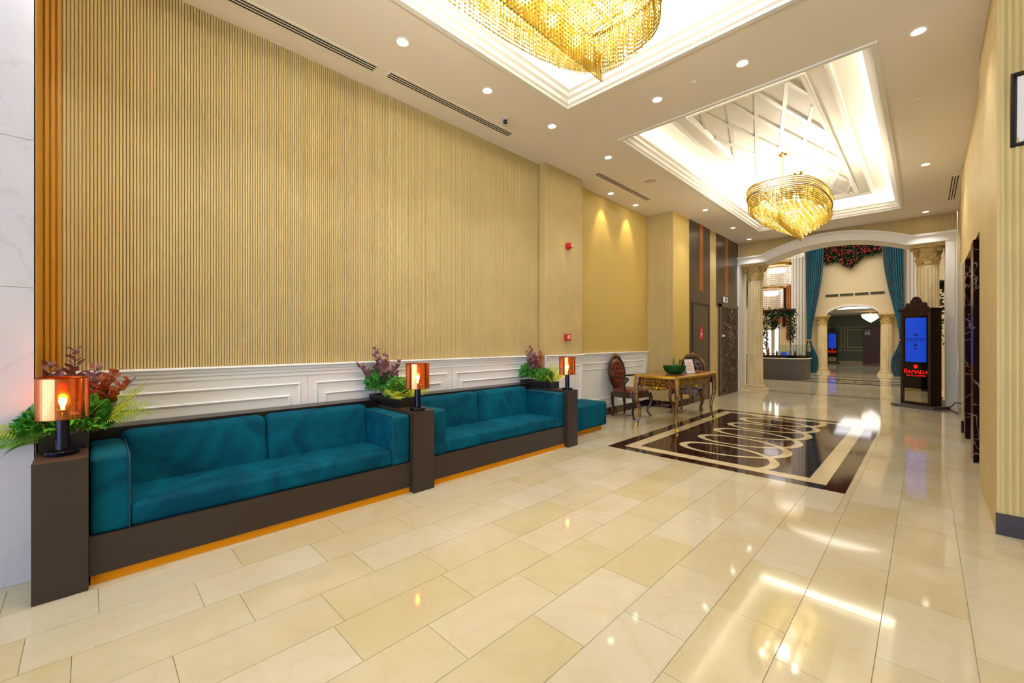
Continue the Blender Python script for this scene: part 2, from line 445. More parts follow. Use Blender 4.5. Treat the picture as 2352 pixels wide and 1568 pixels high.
# ------------------------------------------------------------------ left walls
wl = struct(MB().box(XW-.1, -.2, 0, XW-.012, 4.39, CZ).build('wall_left', M['slatback']), 'beige wall clad in fine vertical slats')
def slats_y(x, y0, y1, z0, z1, pitch, depth, into=1):
    """vertical slats on a plane of constant x"""
    mb = MB(); n = max(1, round((y1-y0)/pitch)); p = (y1-y0)/n
    for i in range(n):
        a = y0+p*i; w = p*.78
        poly = [(x-.012*into, a), (x-.012*into, a+w), (x+depth*.55*into-.0, a+w), (x+depth*into, a+w*.72), (x+depth*into, a+w*.28), (x+depth*.55*into, a)]
        mb.prism(poly, z0, z1)
    return mb
def slats_x(y, x0, x1, z0, z1, pitch, depth, into=-1):
    mb = MB(); n = max(1, round((x1-x0)/pitch)); p = (x1-x0)/n
    for i in range(n):
        a = x0+p*i; w = p*.78
        poly = [(a, y-.012*into), (a+w, y-.012*into), (a+w, y+depth*.55*into), (a+w*.72, y+depth*into), (a+w*.28, y+depth*into), (a, y+depth*.55*into)]
        mb.prism(poly, z0, z1)
    return mb
slats_y(XW, -.118, 4.375, 1.04, CZ, .0172, .006).build('slat_cladding', M['slat'], wl, kind='stuff')
for i in range(3):       # wider gilt slats in the corner by the marble
    a = -.196+.026*i
    MB().prism([(XW-.012, a), (XW-.012, a+.022), (XW+.006, a+.022), (XW+.012, a+.016), (XW+.012, a+.006), (XW+.006, a)], 1.04, CZ).build('slat', M['slatgold'], wl)
# marble clad return near the camera
wm = struct(MB().box(-4.2, -6, 0, -3.335, -.205, CZ).build('wall_entrance', M['grout']), 'white marble clad wall at the left edge')
zz = [0, .765, 1.53, 2.3, 3.07, CZ]
for a, b in ((-.2-1.15, -.2), (-2.52, -1.352), (-3.7, -2.522)):
    for i in range(5):
        MB().box(-3.335, a, zz[i]+.001, -3.32, b, zz[i+1]-.001).build('marble_slab', M['whitemarble'], wm)
MB().box(-3.8, -.205, 0, -3.32, -.198, CZ).build('edge_strip', M['slatgold'], wm)
# pilaster, recess, column, elevator wall
wp = struct(MB().box(XW-.1, 4.39, 0, -3.70, 5.25, CZ).build('wall_pilaster', M['slatback']), 'shallow slatted pilaster')
slats_y(-3.70, 4.39, 5.25, 1.05, CZ, .03, .004).build('slat_cladding', M['slat'], wp, kind='stuff')
MB().box(-3.8, 4.372, 1.05, -3.694, 4.392, CZ).build('edge_strip', M['slat'], wp)
wr = struct(MB().box(-4.0, 5.25, 0, -3.88, 7.68, CZ).build('wall_recess', M['wallpaper']), 'recessed beige wall washed by two spotlights')
wc = struct(MB().box(-4.0, 7.68, 0, -3.36, 8.43, CZ).build('wall_column', M['wallpaper']), 'projecting wall column')
slats_x(7.68, -3.875, -3.362, .12, CZ, .034, .006).build('slat_cladding', M['slat'], wc, kind='stuff')
MB().box(-3.368, 7.67, .12, -3.352, 7.682, CZ).build('edge_strip', M['slat'], wc)
we = struct(MB().box(-4.0, 8.43, 0, -3.375, 11.5, CZ).build('wall_elevator', M['slat']), 'wall of bronze elevator panels')
for (a, b) in ((8.43, 9.57), (9.95, 11.5)):
    MB().box(-3.376, a, 2.05 if a > 9 else 0, -3.36, b, CZ).build('bronze_panel', M['elev'], we)
MB().box(-3.376, 9.575, .1, -3.362, 9.945, CZ).build('beige_panel', M['slat'], we)
for c, z0 in ((9.04, 2.31), (10.62, 2.33)):
    for k in range(3):
        MB().box(-3.36, c-.085+.06*k, z0+.03*(k % 2), -3.345, c-.035+.06*k, CZ).build('copper_strip', M['copperstrip'], we)
dn = struct(MB().box(-3.372, 8.62, .01, -3.352, 9.44, 2.0).build('door_1', M['elev']), 'bronze service door with red sign')
mbx = MB()
for q in ((8.57, 0, 8.62, 2.05), (9.44, 0, 9.49, 2.05), (8.62, 2.0, 9.44, 2.05)): mbx.box(-3.37, q[0], q[1], -3.348, q[2], q[3])
mbx.build('door_frame', M['elevdark'], dn)
# elevator marble surround
es = MB().box(-3.372, 10.25, 0, -3.35, 11.46, 2.05).build('elevator_surround', M['purplemarble']); struct(es, 'dark veined marble elevator surround')
MB().box(-3.37, 10.12, 0, -3.34, 10.25, 2.12).build('surround_jamb', M['elev'], es)
MB().box(-3.37, 10.12, 2.05, -3.34, 11.46, 2.12).build('surround_lintel', M['elev'], es)
# red fire sign, exit sign, call plate
fs = MB().box(-3.3515, 8.94, 1.30, -3.346, 9.11, 1.55).build('fire_sign', M['red']); tag(fs, 'red rectangular fire equipment sign on bronze door', 'sign')
mb = MB()
mb.tube([(-3.345, 9.0, 1.35), (-3.345, 9.02, 1.41), (-3.345, 9.07, 1.42)], .012, 5); mb.tube([(-3.345, 8.98, 1.43), (-3.345, 9.06, 1.38)], .01, 5)
mb.ball((-3.346, 9.05, 1.48), .014, 6, 5)
mb.build('sign_print', M['paper'], fs)
ex = MB().box(-3.345, 10.34, 2.16, -3.32, 10.6, 2.29).build('exit_sign', M['paper']); tag(ex, 'small white exit sign above elevator surround', 'sign')
MB().box(-3.322, 10.43, 2.19, -3.318, 10.51, 2.26).build('sign_print', pbr('sign_green', (30, 110, 70), .4), ex)
cp = MB().box(-3.351, 10.3, 1.36, -3.344, 10.47, 1.41).build('elevator_call_plate', M['paper']); tag(cp, 'pale call plate on the dark elevator marble', 'plate')
MB().ball((-3.344, 10.36, 1.385), .012, 6, 5).build('button', M['chrome'], cp)

# ------------------------------------------------------------------ wainscot
def wains(name, plane, y0, y1, panels, label, zb=0.):
    r = struct(MB().box(plane-.0, y0, zb, plane+.012, y1, 1.0).build(name, M['wains']), label)
    prof = [(0, 1.062), (.05, 1.062), (.055, 1.05), (.038, 1.04), (.034, 1.022), (.026, 1.012), (.024, .995), (0, .985)]
    MB().prism([(plane+d, z) for d, z in prof], y0, y1, 'y').build('chair_rail', M['wains'], r)
    MB().box(plane+.012, y0, .962, plane+.02, y1, .972).build('rail_bead', M['wains'], r)
    for (a, b) in panels:
        mk = lambda p, q, e: (plane+.012+e, p, q)
        panel_frame(None, a+.06, b-.06, .2, .9, .022, .014, mk).build('panel_moulding', M['wains'], r)
        panel_frame(None, a+.14, b-.14, .28, .8, .022, .012, mk).build('panel_moulding', M['wains'], r)
    for (a, b) in panels[1:]:
        MB().box(plane+.0115, a-.0015, zb, plane+.0125, a+.0015, .96).build('panel_joint', M['grout'], r)
    return r
wains('trim_1', XW, -.18, 4.39, [(-.18, 1.328), (1.328, 2.87), (2.87, 4.39)], 'white panelled wainscot behind the sofas')
wains('trim_2', -3.70, 4.37, 5.25, [(4.39, 5.25)], 'white wainscot on the pilaster')
wains('trim_3', -3.88, 5.25, 7.68, [(5.25, 6.5), (6.5, 7.62)], 'white wainscot in the recess', .12)
bb = struct(MB().box(-3.88, 5.25, 0, -3.855, 7.68, .12).build('baseboard_recess', M['brown']), 'dark marble baseboard of recess')
bb2 = struct(MB().box(-3.88, 7.655, 0, -3.34, 7.68, .12).box(-3.36, 7.68, 0, -3.34, 8.43, .12).build('baseboard_column', M['purplemarble']), 'dark marble baseboard of wall column')

# ------------------------------------------------------------------ ceiling with two coffers
C1 = (-2.69, -.45, -.30, 3.55); C2 = (-2.64, 4.53, -.30, 10.47)
rects = [(-4.2, -6, 7, C1[1]), (-4.2, C1[1], C1[0], C1[3]), (C1[2], C1[1], 7, C1[3]), (-4.2, C1[3], 7, C2[1]), (-4.2, C2[1], C2[0], C2[3]), (C2[2], C2[1], 7, C2[3]), (-4.2, C2[3], 7, 11.5)]
mb = MB()
for q in rects: mb.box(q[0], q[1], CZ, q[2], q[3], CZ+.03)
ce = struct(mb.build('ceiling', M['ceil']), 'warm white ceiling with two lit coffers')
LIP = [(-.02, 3.688), (.022, 3.688), (.022, 3.712), (.045, 3.722), (.045, 3.762), (.072, 3.776), (.072, 3.812), (.1, 3.826), (.1, 3.865), (-.16, 3.865), (-.16, 3.73), (-.02, 3.73)]
for C, lat in ((C1, False), (C2, True)):
    rect_sweep(C, LIP).build('coffer_moulding', M['white'], ce)
    o = .17
    x0, y0, x1, y1 = C[0]-o, C[1]-o, C[2]+o, C[3]+o
    mb = MB().box(x0, y0, 4.0, x1, y1, 4.03)
    mb.box(x0-.02, y0, 3.73, x0, y1, 4.0).box(x1, y0, 3.73, x1+.02, y1, 4.0).box(x0, y0-.02, 3.73, x1, y0, 4.0).box(x0, y1, 3.73, x1, y1+.02, 4.0)
    mb.build('coffer_ceiling', M['cove'], ce)
    cx = (C[0]+C[2])/2
    def fr(dx, dy, w, h):
        rect_sweep((cx-dx, C[1]+dy, cx+dx, C[3]-dy), [(0, 4.0), (0, 4.0-h), (w*.4, 4.0-h*1.15), (w, 4.0-h*.5), (w, 4.0)]).build('ceiling_moulding', M['white'], ce)
    fr(.80, .36, .05, .03); fr(.60, .56, .06, .035)
    # diamond lattice of thin bars
    X0, X1, Y0, Y1 = cx-.54, cx+.54, C[1]+.62, C[3]-.62
    for sgn in (1, -1):
        k = -40
        while k < 40:
            # x = cx + .29k + sgn*.25*(y-Y0)
            pts = []
            for n in range(241):
                yy = Y0+(Y1-Y0)*n/240; xx = cx+.29*k+.145+sgn*.25*(yy-Y0)
                if X0 <= xx <= X1: pts.append((xx, yy))
            k += 1
            if len(pts) < 6: continue
            (a0, b0), (a1, b1) = pts[0], pts[-1]
            L_ = math.hypot(a1-a0, b1-b0); nx, ny = -(b1-b0)/L_*.02, (a1-a0)/L_*.02
            mb = MB().prism([(a0+nx, b0+ny), (a1+nx, b1+ny), (a1-nx, b1-ny), (a0-nx, b0-ny)], 3.972 if sgn > 0 else 3.974, 4.0)
            mb.build('lattice_bar', M['white'], ce)
    # cove strip lights lying on the ledge, facing up and inwards
    lx, ly = C[2]-C[0], C[3]-C[1]
    for (px, py, rot, ln) in ((C[0]-.07, (C[1]+C[3])/2, (0, math.radians(145), 0), 'y'), (C[2]+.07, (C[1]+C[3])/2, (0, math.radians(-145), 0), 'y'),
                              (cx, C[1]-.07, (math.radians(-145), 0, 0), 'x'), (cx, C[3]+.07, (math.radians(145), 0, 0), 'x')):
        area('cove_strip_light', (px, py, 3.9), rot, .05 if ln == 'y' else lx, ly if ln == 'y' else .05, P_COVE*(ly if ln == 'y' else lx)/2.4, WARM)

# ------------------------------------------------------------------ arch wall
YA = 11.5; XA0, XA1 = -3.42, .42
def zin(x):
    if -2.75 < x < -.27: return 3.19+.27*(1-((x+1.51)/1.24)**2)
    return 3.19
def zout(x):
    if -2.82 < x < -.2: return 3.34+.30*(1-((x+1.51)/1.31)**2)
    return 3.34
N = 60
xs = [XA0+(XA1-XA0)*i/N for i in range(N+1)]
mb = MB()
mb.grid(lambda i, j: [(xs[i], YA, zin(xs[i])), (xs[i], YA, CZ), (xs[i], YA+.55, CZ), (xs[i], YA+.55, zin(xs[i]))][j], N+1, 4, wv=True)
wa = struct(mb.build('wall_arch', M['slatback']), 'end wall with a wide low arch')
mb = MB()
x = XA0
while x < XA1-.02:
    mb.prism([(x, YA+.005), (x+.022, YA+.005), (x+.022, YA-.004), (x+.011, YA-.008), (x, YA-.004)], max(zout(x), zout(x+.022))-.03, CZ); x += .028
mb.build('slat_cladding', M['slat'], wa, kind='stuff')
def band(z0f, z1f, y0, y1, nm, mat):
    mb = MB()
    mb.grid(lambda i, j: [(xs[i], y0, z0f(xs[i])), (xs[i], y0, z1f(xs[i])), (xs[i], y1, z1f(xs[i])), (xs[i], y1, z0f(xs[i]))][j], N+1, 4, wv=True)
    return mb.build(nm, mat, wa, smooth=True)
band(lambda x: zin(x)-.005, zout, YA-.05, YA+.02, 'arch_architrave', M['white'])
band(lambda x: zout(x)-.03, lambda x: zout(x)+.012, YA-.085, YA+.02, 'arch_bead', M['white'])
band(lambda x: zin(x)-.02, lambda x: zin(x)+.02, YA-.06, YA+.56, 'arch_soffit', M['white'])
for (a, b) in ((XA0, -3.32), (.268, XA1)):
    MB().box(a, YA-.05, 0, b, YA+.55, 3.2).build('arch_jamb', M['white'], wa)
    MB().box(a+.03, YA-.062, .1, b-.03, YA-.05, 3.1).build('jamb_panel', M['white'], wa)

# ------------------------------------------------------------------ right wall
wR = struct(MB().box(.33, 4.16, 0, 1.6, 5.4, CZ).box(.37, 5.4, 2.32, 2.5, 8.45, CZ).box(.43, 8.45, 0, 1.5, 11.5, CZ).box(2.3, 5.4, 0, 2.5, 8.45, 2.32).build('wall_right', M['slat']), 'beige right wall with a marble framed opening')
for i in range(26):
    a = .345+.03*i
    MB().prism([(a, 4.165), (a+.023, 4.165), (a+.023, 4.155), (a+.016, 4.15), (a+.007, 4.15), (a, 4.155)], .14, CZ).build('slat', M['slat'], wR)
bR = struct(MB().box(.325, 4.14, 0, 1.6, 4.17, .135).build('baseboard_right', M['basemarble']), 'dark veined marble baseboard of right pillar')
for (y0, y1, x0, z1) in ((6.42, 6.75, .35, 2.3), (7.92, 8.2, .362, 2.3)):
    o = MB().box(x0, y0, 0, 1.0, y1, z1).build('opening_jamb', M['purplemarble'], wR)
MB().box(.36, 8.45, 0, .44, 8.6, CZ).build('wall_return', M['slat'], wR)
MB().box(.345, 8.42, 0, .43, 8.46, .16).build('return_base', M['brown'], wR)
dg = struct(MB().box(.425, 9.0, 0, .435, 11.2, 2.6).build('door_2', M['teal_glass']), 'dark glass door in right wall')
mb = MB(); mb.tube([(.43, 10.0, 1.04), (.385, 10.0, 1.04), (.385, 10.0, .74), (.43, 10.0, .74)], .014, 6)
mb.build('door_handle', M['camwhite'], dg)
# picture on right pillar
pf = empty('picture_frame', (.62, 4.15, 2.72), 'black framed picture on the slatted right pillar', 'picture')
mk = lambda a, b, e: (a, -.0-e-.002, b)
panel_frame(None, -.235, .235, -.23, .23, .03, .028, mk).build('frame', M['black'], None); local(bpy.data.objects['frame'], pf)
o = MB().box(-.215, -.012, -.21, .215, -.002, .21).build('mat_board', M['paper']); local(o, pf)
o = MB().box(-.15, -.016, -.16, .15, -.012, .16).build('print', M['photo']); local(o, pf)
pf.rotation_euler = (math.radians(4), 0, 0)

# the lobby's entrance side behind the camera: glazed front
wB = struct(MB().box(-4.2, -6.1, 3.2, 7, -6, CZ).box(-4.2, -6.1, 0, -3.2, -6, 3.2).box(6.5, -6.1, 0, 7, -6, 3.2).build('wall_entrance_front', M['slat']), 'glazed entrance front')
for i in range(7):
    x = -3.2+9.7*i/6
    MB().box(x-.04, -6.08, 0, x+.04, -6.0, 3.2).build('mullion', M['elev'], wB)
wS = struct(MB().box(6.9, -6, 0, 7.0, 4.2, CZ).build('wall_side', M['slat']), 'far side wall of the entrance area')
struct(MB().box(1.5, 4.2, 0, 7, 4.3, CZ).build('wall_side_return', M['slat']), 'return wall right of the pillar')

# ------------------------------------------------------------------ hall beyond the arch
hw = MB().box(-9, 11.9, 0, XA0, 12.05, 6).box(XA1, 11.9, 0, 4, 12.05, 6).box(XA0, 11.95, CZ, XA1, 12.05, 6)
hw.box(-8.1, 12, 0, -8, 21, 6).box(2.2, 12, 0, 2.3, 21, 6)
struct(hw.build('wall_hall', M['hallwall']), 'cream walls of the tall hall beyond the arch')
struct(MB().box(-9, 11.9, 6, 4, 21.5, 6.1).build('ceiling_hall', M['hallwall']), 'ceiling of the tall hall')
def zb(x):
    if -2.9 < x < -1.2:
        return 2.22+.42*math.sqrt(max(0, 1-((x+2.05)/.85)**2))
    return 0.
xs2 = [-9+(6.1)*i/6 for i in range(7)]
mb = MB().box(-9, 21, 0, -2.9, 21.4, 6).box(-1.2, 21, 0, 3, 21.4, 6)
nn = 24; xx = [-2.9+1.7*i/nn for i in range(nn+1)]
mb.grid(lambda i, j: [(xx[i], 21, max(zb(xx[i]), 2.22)), (xx[i], 21, 6), (xx[i], 21.4, 6), (xx[i], 21.4, max(zb(xx[i]), 2.22))][j], nn+1, 4, wv=True)
wb = struct(mb.build('wall_back', M['hallwall']), 'cream back wall of the hall with a second arch')
mb = MB()
mb.grid(lambda i, j: [(xx[i], 20.97, max(zb(xx[i]), 2.22)), (xx[i], 20.97, max(zb(xx[i]), 2.22)+.07), (xx[i], 21.02, max(zb(xx[i]), 2.22)+.07), (xx[i], 21.02, max(zb(xx[i]), 2.22))][j], nn+1, 4, wv=True)
mb.build('arch_architrave', M['white'], wb, smooth=True)
for k in range(5):
    a = -4.06+.1*k
    MB().box(a+.01, 20.88+.02*abs(k-2), .1, a+.09, 21.0, 5.9).build('pilaster_flute', M['white'], wb)
MB().box(-4.1, 20.86, 0, -3.52, 21.0, .25).build('pilaster_base', M['white'], wb)
for k in range(4):   # second pilaster behind the right column
    a = -.5+.1*k
    MB().box(a+.01, 20.88, .1, a+.09, 21.0, 5.9).build('pilaster_flute', M['white'], wb)
for k in range(4):
    a = -2.89+.46*k
    v = MB().box(a, 20.975, 3.04, a+.43, 21.0, 3.15).build('wall_vent', M['cream'], None)
    tag(v, ['leftmost air vent high on the hall back wall', 'second air vent from the left on the hall back wall', 'third air vent from the left on the hall back wall', 'rightmost air vent high on the hall back wall'][k], 'vent', 'air vents on the hall back wall')
    for s_ in range(3): MB().box(a+.012, 20.965, 3.052+.032*s_, a+.418, 20.985, 3.074+.032*s_).build('vent_slot', M['slot'], v)

# back room
br = MB().box(-6, 31, 0, 3, 31.2, 2.8).box(-6.1, 21.4, 0, -6, 31, 2.8).box(2, 21.4, 0, 2.1, 31, 2.8)
wg = struct(br.build('wall_back_room', M['greenwall']), 'sage green walls of the room beyond')
MB().box(-6, 30.96, 0, 3, 31, .12).build('skirting', M['cream'], wg)
mk = lambda a, b, e: (a, 31-e, b)
for q in ((-4.5, -3.5, .7, 2.12), (-3.4, -2.3, .7, 2.12), (-3.26, -2.3, .88, 1.95)):
    panel_frame(None, q[0], q[1], q[2], q[3], .05, .03, mk).build('panel_moulding', M['cream'], wg)
struct(MB().box(-6, 21.4, 2.75, 3, 31, 2.8).build('ceiling_back_room', M['ceil']), 'ceiling of the room beyond')
d3 = struct(MB().box(-2.54, 30.93, .02, -1.4, 30.99, 2.1).build('door_3', M['door']), 'brown wooden door in the room beyond')
MB().tube([(-2.47, 30.93, .92), (-2.47, 30.87, .92), (-2.36, 30.87, .92)], .018, 6).build('door_handle', M['chrome'], d3)
ds = MB().box(-2.46, 30.915, 1.62, -2.22, 30.93, 1.8).build('door_sign', M['paper']); tag(ds, 'white notice on the brown door of the far room', 'sign')
ds2 = MB().box(-2.44, 30.915, 1.83, -2.36, 30.93, 1.9).build('door_pictogram', M['paper']); tag(ds2, 'left of two small white pictograms on the brown door', 'sign')
ds3 = MB().box(-2.31, 30.915, 1.83, -2.23, 30.93, 1.9).build('door_pictogram', M['paper']); tag(ds3, 'right of two small white pictograms on the brown door', 'sign')
sk = empty('ceiling_light_panel', (-2.25, 23.4, 2.75), 'white stepped ceiling light in the room beyond', 'ceiling light')
for n_, (w, h, mt) in enumerate(((.75, 0, 'white'), (.6, .02, 'litpanel'))):
    local(MB().box(-w, -w*1.0, -.03-h, w, w, -h*.9).build('panel_frame' if not n_ else 'light_panel', M[mt]), sk)

# ------------------------------------------------------------------ sofas
def sofa(y0, y1, label):
    r = empty('sofa', (-3.4, (y0+y1)/2, 0), label, 'sofa', 'teal velvet sofas along the left wall')
    MB().box(-3.79, y0, .05, -3.03, y1, .25).build('plinth_board', M['bronze'], r)
    MB().box(-3.75, y0+.005, 0, -3.042, y1-.005, .051).build('kick_strip', M['gold'], r)
    MB().box(-3.79, y0, .25, -3.60, y1, .715).build('back_ledge', M['black'], r)
    aw = .16
    s = rbox(-3.56, y0+aw-.01, .25, -3.045, y1-aw+.01, .375, .03, 4, 6, .006).build('seat_cushion', M['velvet'], r, smooth='all')
    ym = (y0+y1)/2
    for a, b in ((y0+aw-.02, ym), (ym, y1-aw+.02)):
        c = rbox(-3.62, a, .3, -3.46, b, .695, .045, 5, 5, .008)
        for i, v in enumerate(c.v):    # lean the back cushion
            c.v[i] = (v[0]-.05*(v[2]-.37)/.32, v[1], v[2])
        c.build('back_cushion', M['velvet'], r, smooth='all')
    for a, b in ((y0+.004, y0+aw), (y1-aw, y1-.004)):
        o = rbox(-3.62, a, .25, -3.04, b, .645, .022, 4, 4, .003).build('armrest', M['velvet'], r, smooth='all')
        inner = b-.006 if a < ym else a+.006
        pts = [(-3.046, inner, .255), (-3.046, inner, .62), (-3.06, inner, .643), (-3.55, inner, .646)]
        MB().tube(pts, .005, 6).build('piping', M['piping'], o)
    return r
sofa(-.002, 1.872, 'long teal velvet sofa nearest the camera, between two dark plinths')
sofa(2.078, 3.962, 'teal velvet sofa farther along the wall, beside the ottoman')
LN = ('nearest the white marble wall', 'between the two sofas', 'at the far end beside the ottoman')
PY = ((-.194, -.004), (1.874, 2.076), (3.964, 4.15))
for i, (a, b) in enumerate(PY):
    r = empty('side_plinth', (-3.3, (a+b)/2, 0), 'tall dark bronze plinth '+LN[i], 'plinth', 'plinths at the sofa ends')
    MB().box(-3.79, a, .0, -2.99, b, .655).build('body', M['bronze'], r)
    MB().box(-3.79, a-.0, .655, -2.988, b+.0, .668).build('top', M['bronze'], r)
    # planter trough
    x1 = -3.27
    t = MB(); t.box(-3.78, a+.006, .669, x1, b-.006, .685); 
    t.box(-3.78, a+.006, .685, -3.765, b-.006, .75).box(x1-.012, a+.006, .685, x1, b-.006, .75).box(-3.765, a+.006, .685, x1-.012, a+.018, .75).box(-3.765, b-.018, .685, x1-.012, b-.006, .75)
    t.box(-3.765, a+.018, .685, x1-.012, b-.018, .735)
    tag(t.build('planter_trough', M['trough']), 'low black planter trough on the plinth '+LN[i], 'planter', 'planter troughs on the plinths')

# ottoman
r = empty('ottoman', (-3.5, 4.86, 0), 'square teal velvet ottoman beyond the sofas', 'ottoman')
rbox(-3.69, 4.5, .065, -3.235, 5.2, .395, .03, 4, 4, .004).build('upholstery', M['velvet'], r, smooth='all')
MB().box(-3.65, 4.54, 0, -3.30, 5.15, .066).build('base', M['gold'], r)

# table lamps
def lamp():
    r = empty('table_lamp', (0, 0, 0), '', 'lamp', 'copper table lamps on the plinths')
    L = lambda o: local(o, r)
    L(MB().lathe([(.0, 0), (.062, 0), (.064, .006), (.064, .02), (.056, .026), (0, .027)], 28).build('base', M['gunmetal'], None, True))
    L(MB().lathe([(.026, .026), (.026, .19), (.018, .192), (.018, .23), (0, .231)], 20).build('stem', M['gunmetal'], None, True))
    sh = L(MB().lathe([(.097, .188), (.097, .395)], 40, caps=False).build('shade', M['copper'], None, True))
    for z in (.188, .395):
        q = MB().lathe([(.095, z-.002), (.0985, z-.002), (.0985, z+.002), (.095, z+.002), (.095, z-.002)], 40, caps=False).build('shade_rim', M['copperrim'], None, True); local(q, sh)
    q = MB(); 
    for k in range(3): q.tube([(0, 0, .225), (.097*math.cos(k*2.094), .097*math.sin(k*2.094), .2)], .0025, 5)
    L(q.build('shade_spider', M['brass'], None))
    b = L(MB().lathe([(.006, .23), (.009, .25), (.015, .268), (.016, .278), (.012, .29), (0, .295)], 14).build('bulb', M['bulb'], None, True))
    return r
l0 = lamp()
for i, (x, y) in enumerate(((-3.17, -.098), (-3.06, 1.955), (-3.07, 4.05))):
    o = l0 if i == 0 else copy_tree(l0)
    o.location = (x, y, .668); o['label'] = 'copper mirrored table lamp, lit, on the plinth '+LN[i]

# ------------------------------------------------------------------ plants
rnd = random.Random(3)
def leaf_quad(mb, p, d, n, l, w):
    """a small pointed leaf: p base, d direction, n normal"""
    d = Vector(d).normalized(); n = Vector(n); a = d.cross(n)
    if a.length < 1e-4: a = d.cross(Vector((.3, .5, .8)))
    a.normalize(); nn_ = a.cross(d).normalized(); p = Vector(p)
    mb.add([p, p+d*l*.45+a*w*.5+nn_*l*.06, p+d*l, p+d*l*.45-a*w*.5+nn_*l*.06], [(0, 1, 2, 3)])
def frond(base, az, length, rise, droop, n=20, lw=.055):
    mb = MB(); pts = []
    for i in range(n+1):
        t = i/n; h = length*t*(1-.15*t)
        pts.append(Vector((base[0]+h*math.cos(az), base[1]+h*math.sin(az), base[2]+rise*t-droop*t*t)))
    mb.tube(pts, [.0028*(1-.8*i/n) for i in range(n+1)], 4)
    roll = rnd.uniform(.6, 1.1)*(1 if math.cos(az+PI/2+.9) < 0 else -1)
    side = Vector((-math.sin(az), math.cos(az), 0))*math.cos(roll)+Vector((0, 0, 1))*math.sin(roll)
    for i in range(2, n):
        t = i/n; w = lw*math.sin(PI*min(1, t*.9+.14))**.8*(1-.25*t)
        d = (pts[i+1]-pts[i]).normalized()
        for s_ in (1, -1):
            leaf_quad(mb, pts[i], side*s_+d*.45, d.cross(side), w, w*.16)
    return mb
def bush(c, rx, ry, rz, n, size):
    mb = MB()
    for i in range(n):
        th = rnd.uniform(0, 2*PI); ph = math.acos(rnd.uniform(-.4, 1)); q = rnd.uniform(.55, 1)
        d = Vector((math.sin(ph)*math.cos(th), math.sin(ph)*math.sin(th), math.cos(ph)))
        p = Vector((c[0]+rx*q*d.x, c[1]+ry*q*d.y, c[2]+rz*q*d.z))
        leaf_quad(mb, p, d+Vector((rnd.uniform(-.8, .8), rnd.uniform(-.8, .8), rnd.uniform(-.3, .8))), Vector((rnd.uniform(-1, 1), rnd.uniform(-1, 1), rnd.uniform(-1, 1))), size*rnd.uniform(.7, 1.3), size*.7)
    return mb
def euc(base, lean, h, n, r0):
    mb = MB(); lf = MB(); pts = []
    for i in range(13):
        t = i/12; pts.append(Vector((base[0]+lean[0]*t*t, base[1]+lean[1]*t*t, base[2]+h*t)))
    mb.tube(pts, [.004*(1-.7*i/12) for i in range(13)], 5)
    for i in range(n):
        t = .28+.72*i/n; k = t*12; a = int(min(k, 11)); p = pts[a].lerp(pts[a+1], k-a)
        for s_ in (0, PI):
            az = i*1.9+s_+rnd.uniform(-.3, .3); rr = r0*(1.15-.75*t)
            d = Vector((math.cos(az), math.sin(az), rnd.uniform(.5, 1.3))); u = Vector((-math.sin(az), math.cos(az), rnd.uniform(-1, 1))); c = p+d*rr*1.1
            nrm = d.cross(u).normalized()
            ring = [c+d.normalized()*rr*math.cos(2*PI*q/8)+u.normalized()*rr*.85*math.sin(2*PI*q/8) for q in range(8)]
            lf.add([c+nrm*rr*.12]+ring, [(0, q+1, (q+1) % 8+1) for q in range(8)])
    return mb, lf
